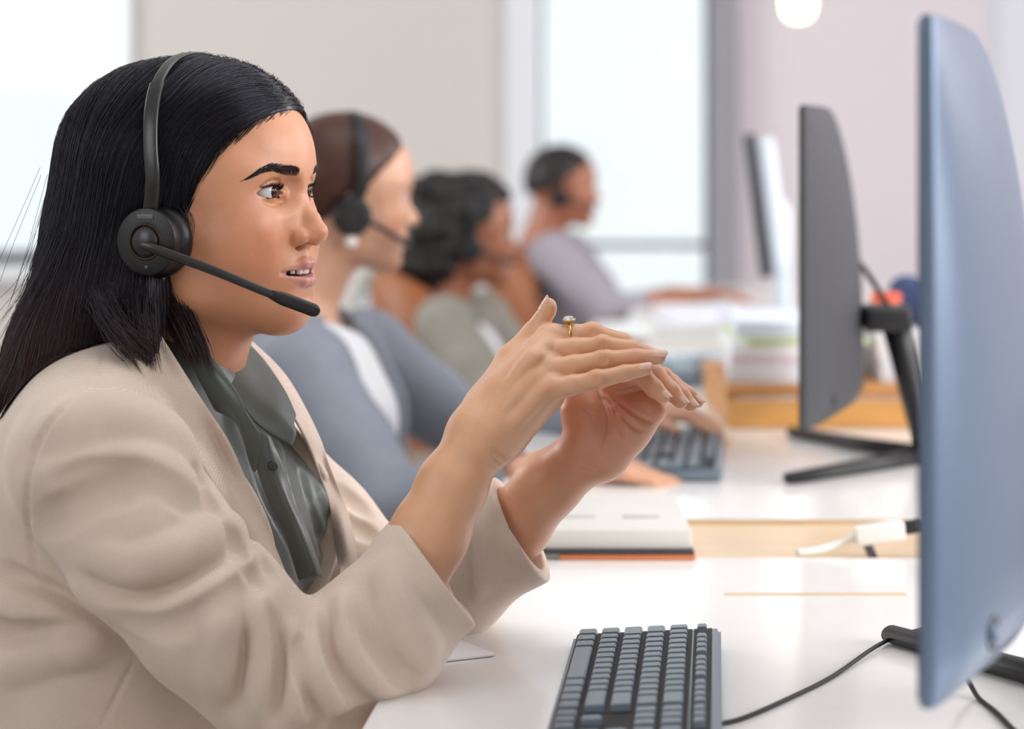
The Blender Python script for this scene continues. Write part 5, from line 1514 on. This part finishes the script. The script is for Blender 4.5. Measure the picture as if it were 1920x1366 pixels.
# ---------------------------------------------------------------- headsets
M_hs = mat('matt black plastic', '#0f0f11', 0.42, spec=0.5)
M_hs2 = mat('satin dark grey plastic', '#1d1d1e', 0.33, spec=0.6)
M_foam = mat('black leatherette', '#0c0d12', 0.38, bump=0.2, bscale=900)
M_band = mat('dark metal band', '#4a4a48', 0.30, metal=0.8)
M_ringm = mat('bronze ring', '#3b2c20', 0.35, metal=0.6)
M_chr = mat('small grey insert', '#5c5c5e', 0.4)
def headset(M, label, boom=None, detail=True, cup=(0.0060, -0.100, -0.0400), band=None, m=None, wid=1.0):
    """worn headset in head coordinates"""
    m = m or M_hs
    t = empty('headset', M @ Vector((cup[0], cup[1], cup[2])), label, 'headset')
    band = band or [(cup[0], cup[1] + 0.007, cup[2] + 0.022), (0.0120, -0.0985, 0.010), (0.0095, -0.0975, 0.038), (0.006, -0.0900, 0.067), (0.002, -0.0720, 0.0925), (-0.002, -0.039, 0.1115), (-0.003, 0.0, 0.1175),
                    (-0.002, 0.039, 0.1115), (0.002, 0.0720, 0.0925), (0.006, 0.0900, 0.067), (0.0095, 0.0975, 0.038), (0.0120, 0.0985, 0.010), (cup[0], -cup[1] - 0.007, cup[2] + 0.022)]
    B_ = catmull(band, 8); n = len(B_)
    def strap(name, i0, i1, w, th, mm, par=t):
        bm = bmesh.new(); pr = None
        for i in range(i0, i1 + 1):
            p = Vector(B_[i]); d = (Vector(B_[min(i+1, n-1)]) - Vector(B_[max(i-1, 0)])).normalized()
            u = Vector((1, 0, 0)); u = (u - d * u.dot(d)).normalized(); v = d.cross(u)
            ww = w * (1.0 if not callable(w) else 1)
            pts = []
            for k in range(16):
                a = 2 * math.pi * k / 16; ca, sa = math.cos(a), math.sin(a)
                pts.append(bm.verts.new(M @ (p + u * math.copysign(abs(ca) ** 0.5, ca) * ww / 2 + v * math.copysign(abs(sa) ** 0.8, sa) * th / 2)))
            if pr:
                for k in range(16): bm.faces.new((pr[k], pr[(k+1) % 16], pts[(k+1) % 16], pts[k]))
            else: bm.faces.new(pts[::-1])
            pr = pts
        bm.faces.new(pr); bmesh.ops.recalc_face_normals(bm, faces=bm.faces)
        return bm_obj(name, bm, mm, par, autosmooth=50)
    mid = n // 2
    hb_ = strap('headband', 28, n - 29, 0.0105 * wid, 0.0022, M_band if detail else m)
    strap('slider', 0, 31, 0.0132 * wid, 0.0050, M_hs2 if detail else m); strap('slider', n - 32, n - 1, 0.0132 * wid, 0.0050, m)
    for s in (-1, 1):
        Ms = M @ Matrix.Translation((cup[0], cup[1] * -s if s > 0 else cup[1], cup[2])) @ Matrix.Rotation(math.radians(90 if s < 0 else -90), 4, 'X')
        bm = bmesh.new(); r = 0.0280
        add_lathe(bm, [(0, 0.0), (0.0125, 0.0), (0.0130, -0.0006), (0.0150, -0.0006), (0.0155, 0.0), (r - 0.0025, -0.0003), (r - 0.0008, -0.0010), (r, -0.0028), (r, -0.0100), (r - 0.002, -0.0125), (0, -0.0125)], Ms, 64)
        ec = bm_obj('ear_cup', bm, m, t, autosmooth=35)
        bm = bmesh.new()
        prof = [(0.010, -0.030)] + [(0.0225 + 0.0082 * math.cos(a), -0.0215 + 0.0092 * math.sin(a)) for a in np.linspace(math.pi * 1.4, -math.pi * 0.5 + 0.01, 22)][::1] + [(0.010, -0.016)]
        add_lathe(bm, prof, Ms, 64); bm_obj('ear_cushion', bm, M_foam, t)
        if detail and s < 0:
            bm = bmesh.new(); add_lathe(bm, [(0.0132, 0.0001), (0.0136, 0.0010), (0.0150, 0.0010), (0.0154, 0.0001)], Ms, 64); bm_obj('ring', bm, M_ringm, ec)
            bm = bmesh.new(); add_lathe(bm, [(0, 0.0030), (0.0108, 0.0026), (0.0118, 0.0016), (0.0120, -0.0004)], Ms, 48); bm_obj('boom_hub', bm, M_hs2, ec)
            bm = bmesh.new(); add_box(bm, (0, 0.0205, 0.0004), (0.0150, 0.0040, 0.0008), None, 0.0006); bm.transform(Ms); bm_obj('button', bm, M_chr, ec, autosmooth=30)
            bm = bmesh.new(); add_lathe(bm, [(0, 0.0012), (0.0014, 0.0008), (0.0016, 0)], Ms @ Matrix.Translation((0.0010, -0.0205, 0)), 16); bm_obj('indicator', bm, M_chr, ec)
    if boom:
        P = [Vector(p) for p in boom]
        C_ = catmull(P, 8); nn = len(C_)
        ax = (M.to_3x3() @ Vector((0, 1, 0))).normalized()
        rs = [0.0028 + 0.0016 * min(1, 4 * (i / (nn - 1))) - 0.0012 * (i / (nn - 1)) for i in range(nn)]
        rs[0] = 0.0022
        bm = bmesh.new(); add_tube(bm, [tuple(p) for p in C_], rs, 16, True, (ax, 0.45)); bo = bm_obj('microphone_boom', bm, M_hs2 if detail else m, t)
        e = Vector(C_[-1]); d = (e - Vector(C_[-4])).normalized(); L_ = 0.044 if detail else 0.03
        bm = bmesh.new(); ts = np.concatenate([np.linspace(0, 0.84, 10), 0.86 + 0.14 * np.sin(np.linspace(0.0, 1.0, 9) * math.pi / 2)])
        add_tube(bm, [e + d * (L_ * (q - 0.9)) for q in ts], [0.0056 * min(1, (0.62 + q * 1.6)) * math.sqrt(max(0.02, 1 - max(0, (q - 0.86) / 0.142) ** 2)) for q in ts], 18, True, (ax, 0.62)); bm_obj('microphone', bm, m, t)
    return t

# ---------------------------------------------------------------- colleagues further down the row
def simple_hand(b, wr, direction, up, scale=1.0, curl=0.5, side=1):
    """palm and five fingers reaching forward from the wrist"""
    d = np.array(Vector(direction).normalized()); u = np.array(Vector(up)); u = u - d * (u @ d); u /= np.linalg.norm(u); s = np.cross(d, u) * side
    w = np.array(wr, float); S = scale
    b.cone(w, w + d * 0.03 * S, 0.022 * S, 0.020 * S, 0.01)
    kn = []
    for i, o in enumerate((-0.030, -0.010, 0.010, 0.028)):
        k = w + d * (0.088 - 0.004 * abs(i - 1)) * S + s * o * S + u * 0.004 * S
        b.cone(w + d * 0.025 * S + s * o * 0.5 * S, k, 0.016 * S, 0.0100 * S, 0.012); kn.append(k)
        L = (0.042, 0.047, 0.044, 0.034)[i] * S
        a1 = curl * 0.5; a2 = curl * 1.2; a3 = curl * 1.9
        p1 = k + (d * math.cos(a1) - u * math.sin(a1)) * L; p2 = p1 + (d * math.cos(a2) - u * math.sin(a2)) * L * 0.6; p3 = p2 + (d * math.cos(a3) - u * math.sin(a3)) * L * 0.45
        b.chain([k, p1, p2, p3], [0.0095 * S, 0.0082 * S, 0.0072 * S, 0.0062 * S], 0.004, kj=0.003)
    t0 = w + d * 0.02 * S - s * 0.020 * S; t1 = t0 + (d * 0.75 - s * 0.6 - u * 0.2) * 0.042 * S; t2 = t1 + (d * 0.95 - s * 0.2 - u * 0.2) * 0.030 * S
    b.chain([t0, t1, t2], [0.015 * S, 0.0105 * S, 0.0078 * S], 0.008, kj=0.004)

def colleague(hpx, hpy, Y, yaw, pitch, skin, label, hairfn, clothes, arms, cat='person', scale=1.0, ears=True, seed=1, lips='#a9655f', hscale=1.0, hair_m=None, torso_shift=(0, 0)):
    """arms: list of (shoulder, elbow, wrist, hand dir, hand up, side, curl); points in place coordinates"""
    O = at(hpx, hpy, Y); M = head_frame(O, yaw, pitch, 0, hscale)
    hb = head_blob(fine=False, open_mouth=False, ears=ears)
    hb.cone((-0.004, 0, -0.060), (-0.045, 0.0, -0.205), 0.050, 0.048, 0.02)
    hb.cone((-0.020, 0, -0.05), (-0.060, 0, -0.19), 0.050, 0.055, 0.03)
    hb.ell((-0.045, 0, -0.250), (0.075, 0.110, 0.075), 0.03)
    V, F = hb.mesh((-0.12, -0.10, -0.28), (0.135, 0.10, 0.125), 0.0032)
    sk = np.array(srgb(skin)); cols = head_colours(V, sk, srgb(lips), (0.02, 0.014, 0.012), False)
    VV = [to_world(M, V)]; FF = [F]; CC = [cols]
    A = Blob(); pts = []
    for sh, el, wr, hd, hu, sd, cu in arms:
        sh, el, wr = [np.array(q, float) for q in (sh, el, wr)]
        A.chain([sh, el, el * 0.5 + wr * 0.5, wr], [0.042, 0.036, 0.032, 0.023], 0.01, kj=0.01)
        simple_hand(A, wr, hd, hu, 1.0, cu, sd); pts += [sh, el, wr, wr + np.array(hd) * 0.2]
    nk = np.array(M @ Vector((-0.05, 0, -0.20)))
    A.ell(nk + [0.0, 0, -0.16], (0.085, 0.12, 0.15), 0.04)
    pts = np.array(pts + [nk + [0, 0, -0.3], nk]); lo = pts.min(0) - 0.14; hi = pts.max(0) + 0.14
    V2, F2 = A.mesh(lo, hi, 0.0045, mg=0.02)
    VV.append(V2); FF.append(F2); CC.append(np.tile(sk, (len(V2), 1)))
    off = 0; Fa = []
    for v, f in zip(VV, FF): Fa.append(f + off); off += len(v)
    me = np_mesh('person', np.concatenate(VV), np.concatenate(Fa)); set_cols(me, np.concatenate(CC))
    o = link('person', me, M_skin); tag(o, label, cat)
    for s in (-1, 1): eyeball('eye', M, s, (1, 0, -0.1), M_eye, o)
    # clothes: torso, then sleeves
    c1, c2, open_w, m_out, m_in, nm_out, nm_in = clothes
    ts = np.array([torso_shift[0], torso_shift[1], 0.0])
    def tors(b, g):
        b.ell(nk + ts + [0.010, 0, -0.130], (0.100 + g, 0.155 + g, 0.135 + g), 0.03)
        b.ell(nk + ts + [0.010, 0, -0.290], (0.105 + g, 0.150 + g, 0.190 + g), 0.06)
        b.ell(nk + ts + [0.070, -0.05, -0.150], (0.050 + g, 0.058 + g, 0.055 + g), 0.05); b.ell(nk + ts + [0.070, 0.05, -0.150], (0.050 + g, 0.058 + g, 0.055 + g), 0.05)
        for sh, *_ in arms: b.cone(nk + [-0.01, 0, -0.045], np.array(sh, float) + [0, 0, 0.004], 0.050 + g, 0.050 + g, 0.04)
    S = Blob(); tors(S, -0.006); S.cone(nk + [0.03, 0, 0.02], nk + [0.075, 0, -0.06], 0.050, 0.020, 0.02, 's')
    V3, F3 = S.mesh(nk + [-0.26, -0.3, -0.46], nk + [0.22, 0.3, 0.09], 0.006, mg=0.02)
    link(nm_in, np_mesh(nm_in, V3, F3), m_in, o)
    J = Blob(); tors(J, 0.006)
    if open_w: J.fn(lambda P: np.maximum(np.abs(P[:, 1] - nk[1] + 0.060) - open_w * (0.55 + 0.45 * np.clip((nk[2] + 0.02 - P[:, 2]) / 0.2, 0, 1)), (nk[0] + ts[0] + 0.02) - P[:, 0]), nk + [0.1, 0, -0.15], 0.4, 0.006, 's')
    J.cone(nk + [0.02, 0, 0.10], nk + [0.02, 0, -0.005], 0.066, 0.060, 0.02, 's')
    for sh, el, wr, *_ in arms:
        sh, el, wr = [np.array(q, float) for q in (sh, el, wr)]
        w2 = el + (wr - el) * c1
        J.chain([sh, sh * 0.45 + el * 0.55, el, w2], [0.064, 0.056, 0.050, 0.038], 0.02, kj=0.02)
        dd = (wr - el) / np.linalg.norm(wr - el)
        J.cone(w2 + dd * 0.05, w2 - dd * 0.01, 0.036, 0.030, 0.002, 's')
    V4, F4 = J.mesh(np.minimum(lo, nk + [-0.26, -0.3, -0.46]), np.maximum(hi, nk + [0.22, 0.3, 0.09]), 0.0055, mg=0.02)
    jk = link(nm_out, np_mesh(nm_out, V4, F4), m_out, o)
    hairfn(o, M, nk)
    return o, M, nk

def hair_cap(o, M, back, col_m, jag=0.0, vol=0.0, name='hair', low=-0.02, front=(0.062, 0.0)):
    H = Blob(); H.ell((0.000, 0, 0.031), (0.0985 + vol, 0.0800 + vol, 0.0860 + vol), 0); H.ell((-0.030, 0, 0.005), (0.080 + vol, 0.076 + vol, 0.088 + vol), 0.03)
    def face(P):
        z = P[:, 2]
        xl = np.interp(z, [-0.30, -0.10, -0.06, -0.02, 0.010, 0.035, 0.055, 0.072, 0.20], back)
        return (xl - P[:, 0]) * 0.7
    H.fn(face, (0.05, 0, 0), 0.4, 0.010, 's')
    return H

M_brown = mat('brown hair', '#422318', 0.4, noise=0.25, nscale=60, stretch=(1, 1, 6), spec=0.4)
M_curl = mat('dark curly hair', '#15100f', 0.55, noise=0.3, nscale=60)
M_short = mat('short black hair', '#191414', 0.55, noise=0.3, nscale=80)

def hair_updo(o, M, nk):
    H = hair_cap(o, M, [-0.02, -0.040, -0.030, -0.004, 0.030, 0.048, 0.064, 0.078, 0.095], M_brown)
    H.ell((-0.108, 0.0, 0.030), (0.035, 0.042, 0.036), 0.012)
    H.cone((0, 0, -0.14), (0, 0, -0.05), 0.10, 0.05, 0.02, 's')
    V, F = H.mesh((-0.16, -0.10, -0.10), (0.12, 0.10, 0.14), 0.0035, mg=0.02)
    link('hair', np_mesh('hair', to_world(M, V), F), M_brown, o)
def hair_curly(o, M, nk):
    H = hair_cap(o, M, [-0.02, -0.010, 0.000, 0.006, 0.020, 0.036, 0.052, 0.068, 0.085], M_curl, vol=0.004)
    rng = np.random.default_rng(5)
    H.ell((-0.085, 0, -0.02), (0.075, 0.085, 0.105), 0.03); H.ell((-0.070, 0, -0.090), (0.060, 0.080, 0.060), 0.03)
    for i in range(260):
        th = rng.uniform(0, 2 * math.pi); ph = rng.uniform(-1, 1)
        c = np.array([-0.075, 0, -0.015]) + np.array([0.085 * math.cos(th) * math.sqrt(1 - ph*ph), 0.095 * math.sin(th) * math.sqrt(1 - ph*ph), 0.125 * ph])
        if i % 3 == 0: c = np.array([0.0, 0, 0.031]) + np.array([0.095 * math.cos(th) * math.sqrt(1 - ph*ph), 0.083 * math.sin(th) * math.sqrt(1 - ph*ph), abs(ph) * 0.090])
        if c[0] > 0.005 + max(0, c[2]) * 0.9: continue
        H.ball(c, rng.uniform(0.010, 0.019), 0.006)
    H.cone((0.03, 0, -0.20), (0.02, 0, -0.10), 0.07, 0.05, 0.02, 's')
    V, F = H.mesh((-0.20, -0.13, -0.19), (0.12, 0.13, 0.15), 0.0045, mg=0.015)
    link('hair', np_mesh('hair', to_world(M, V), F), M_curl, o)
def hair_short(o, M, nk):
    H = hair_cap(o, M, [-0.06, -0.060, -0.050, -0.020, 0.010, 0.040, 0.066, 0.085, 0.105], M_short, vol=0.001)
    H.cone((0, 0, -0.16), (-0.01, 0, -0.07), 0.12, 0.085, 0.02, 's')
    V, F = H.mesh((-0.14, -0.10, -0.10), (0.12, 0.10, 0.14), 0.0045, mg=0.02)
    link('hair', np_mesh('hair', to_world(M, V), F), M_short, o)

def build_colleagues():
    M_card = mat('blue grey knit', '#868c98', 0.9, noise=0.06, nscale=40, bump=0.3, bscale=250)
    M_top = mat('white cloth', '#e6e8ee', 0.8)
    M_olive = mat('olive grey cloth', '#8d8a80', 0.85, noise=0.05, nscale=30)
    M_grey = mat('lilac grey shirt cloth', '#98939c', 0.85, noise=0.04, nscale=30)
    # second woman
    a = [(at(570, 695, 3.33), at(735, 950, 3.22), at(1060, 905, 3.02) + Vector((0, 0, 0.022)), (1, -0.15, -0.12), (0, 0, 1), 1, 0.35),
         (at(690, 660, 3.66), at(900, 830, 3.72), at(1180, 812, 3.42) + Vector((0, 0, 0.035)), (1, -0.25, -0.10), (0, 0, 1), -1, 0.8)]
    o2, M2, n2 = colleague(646, 352, 3.49, -12, -8, '#cf9d80', 'woman in a grey cardigan with brown hair tied up and a white earring', hair_updo, (0.72, 0, 0.075, M_card, M_top, 'cardigan', 'top'), a, hscale=0.95, torso_shift=(0.03, 0))
    headset(M2, 'black headset worn by the woman in the grey cardigan', [M2 @ Vector(p) for p in ((0.016, -0.104, -0.040), (0.05, -0.095, -0.052), (0.085, -0.070, -0.066), (0.105, -0.045, -0.072))], False, wid=1.6)
    bm = bmesh.new(); bmesh.ops.create_uvsphere(bm, u_segments=24, v_segments=16, radius=0.0095, matrix=M2 @ Matrix.Translation((0.010, -0.084, -0.078))); tag(bm_obj('earring', bm, mat('pearl', '#fbf6ee', 0.2, spec=0.8)), 'round white earring below the ear cup of the cardigan woman', 'earring')
    # third woman
    b3 = [(at(835, 610, 5.12), at(925, 745, 5.02), at(1075, 690, 4.90), (1, -0.05, -0.15), (0, 0, 1), 1, 0.4),
          (at(905, 600, 5.46), at(1000, 720, 5.55), at(1190, 655, 5.10), (1, -0.1, -0.1), (0, 0, 1), -1, 0.5)]
    o3, M3, n3 = colleague(874, 430, 5.29, -4, -5, '#9c6243', 'woman with dark curly hair and an olive-grey blazer at the third desk', hair_curly, (0.9, 0, 0.095, M_olive, M_top, 'blazer', 'shirt'), b3, seed=2, ears=True, torso_shift=(0.055, 0))
    headset(M3, 'black headset on the curly-haired woman', [M3 @ Vector(p) for p in ((0.016, -0.104, -0.040), (0.06, -0.09, -0.050), (0.11, -0.050, -0.062))], False, wid=1.4)
    # man by the window
    b4 = [(at(1038, 480, 6.42), at(1150, 588, 6.30), at(1285, 556, 6.30), (1, -0.05, 0.10), (0, 0, 1), 1, 0.5),
          (at(1070, 478, 6.78), at(1150, 585, 6.90), at(1260, 552, 6.70), (1, -0.1, 0.0), (0, 0, 1), -1, 0.5)]
    o4, M4, n4 = colleague(1052, 345, 6.6, 6, -4, '#a2664a', 'man with short black hair and a grey shirt, seated before the window', hair_short, (0.45, 0, 0.0, M_grey, M_grey, 'shirt', 'undershirt'), b4, seed=3, hscale=0.93, torso_shift=(0.03, 0))
    headset(M4, 'grey-black headset on the man by the window', [M4 @ Vector(p) for p in ((0.016, -0.104, -0.040), (0.06, -0.09, -0.050), (0.11, -0.050, -0.062))], False)
    tub_chair(n3[0] + 0.125, 5.32, 'tan chair with a curved back behind the curly-haired woman')
    tub_chair(n4[0] + 0.125, 6.62, 'tan chair with a curved back behind the man in grey')

def hero_things(o, Lb):
    hs = headset(HM, 'black headset with a microphone boom worn by the woman in the beige blazer',
                 [v3(262, 458, 1.392), v3(300, 470, 1.388), v3(400, 507, 1.385), v3(500, 548, 1.392), v3(590, 582, 1.402)], True)
    bm = bmesh.new(); bmesh.ops.create_uvsphere(bm, u_segments=20, v_segments=14, radius=0.0026, matrix=Matrix.Translation(v3(304, 522, 1.428))); tag(bm_obj('earring', bm, M_stone), 'tiny bright ear stud just under the headset cup of the front woman', 'earring')
    # rings: band around the first finger of the right hand with a stone on top; thin band on the left thumb
    def torus(bm, c, ax, R, r, sx=1.0):
        ax, u, v = frame(ax); n1, n2 = 40, 10; g = []
        for i in range(n1):
            a = 2 * math.pi * i / n1; d = u * math.cos(a) + v * math.sin(a)
            g.append([bm.verts.new(Vector(c) + d * (R + r * math.cos(b)) + ax * r * sx * math.sin(b)) for b in [2 * math.pi * k / n2 for k in range(n2)]])
        for i in range(n1):
            for k in range(n2): bm.faces.new((g[i][k], g[(i+1) % n1][k], g[(i+1) % n1][(k+1) % n2], g[i][(k+1) % n2]))
    c = Vector(v3(1068, 627, 1.4245)); ax = Vector(v3(1111, 625, 1.425)) - Vector(v3(1040, 630, 1.424))
    t = empty('ring', c, 'gold ring with a round clear stone on the forefinger of the upper hand', 'ring')
    bm = bmesh.new(); torus(bm, c, ax, 0.0101, 0.0008, 1.4); bm_obj('band', bm, M_gold, t)
    up = Vector((-0.06, -0.16, 1)).normalized(); Ms = Matrix.Translation(c + up * 0.0104) @ up.to_track_quat('Z', 'Y').to_matrix().to_4x4()
    bm = bmesh.new(); add_lathe(bm, [(0.001, -0.001), (0.0040, 0.0006), (0.0056, 0.0022), (0.0054, 0.0030), (0.0044, 0.0026)], Ms, 32); bm_obj('setting', bm, M_gold, t)
    bm = bmesh.new(); add_lathe(bm, [(0, 0.0012), (0.0047, 0.0026), (0.0038, 0.0046), (0, 0.0050)], Ms, 12)
    bm_obj('stone', bm, M_stone, t, smooth=False)
    bm = bmesh.new(); q = Vector(v3(1092, 753, 1.449)); torus(bm, q, (-0.10, -0.20, 1.0), 0.0146, 0.0008)
    tag(bm_obj('ring', bm, M_gold), 'thin plain gold ring on the thumb of the lower hand', 'ring')

# ---------------------------------------------------------------- everyone takes their place
front, head_blob_, right_blob, left_blob = build_person_front()
shirt_, blazer_, blazer_blob = build_clothes(front)
build_hair(front, head_blob_, blazer_blob)
hero_things(front, left_blob)
build_colleagues()
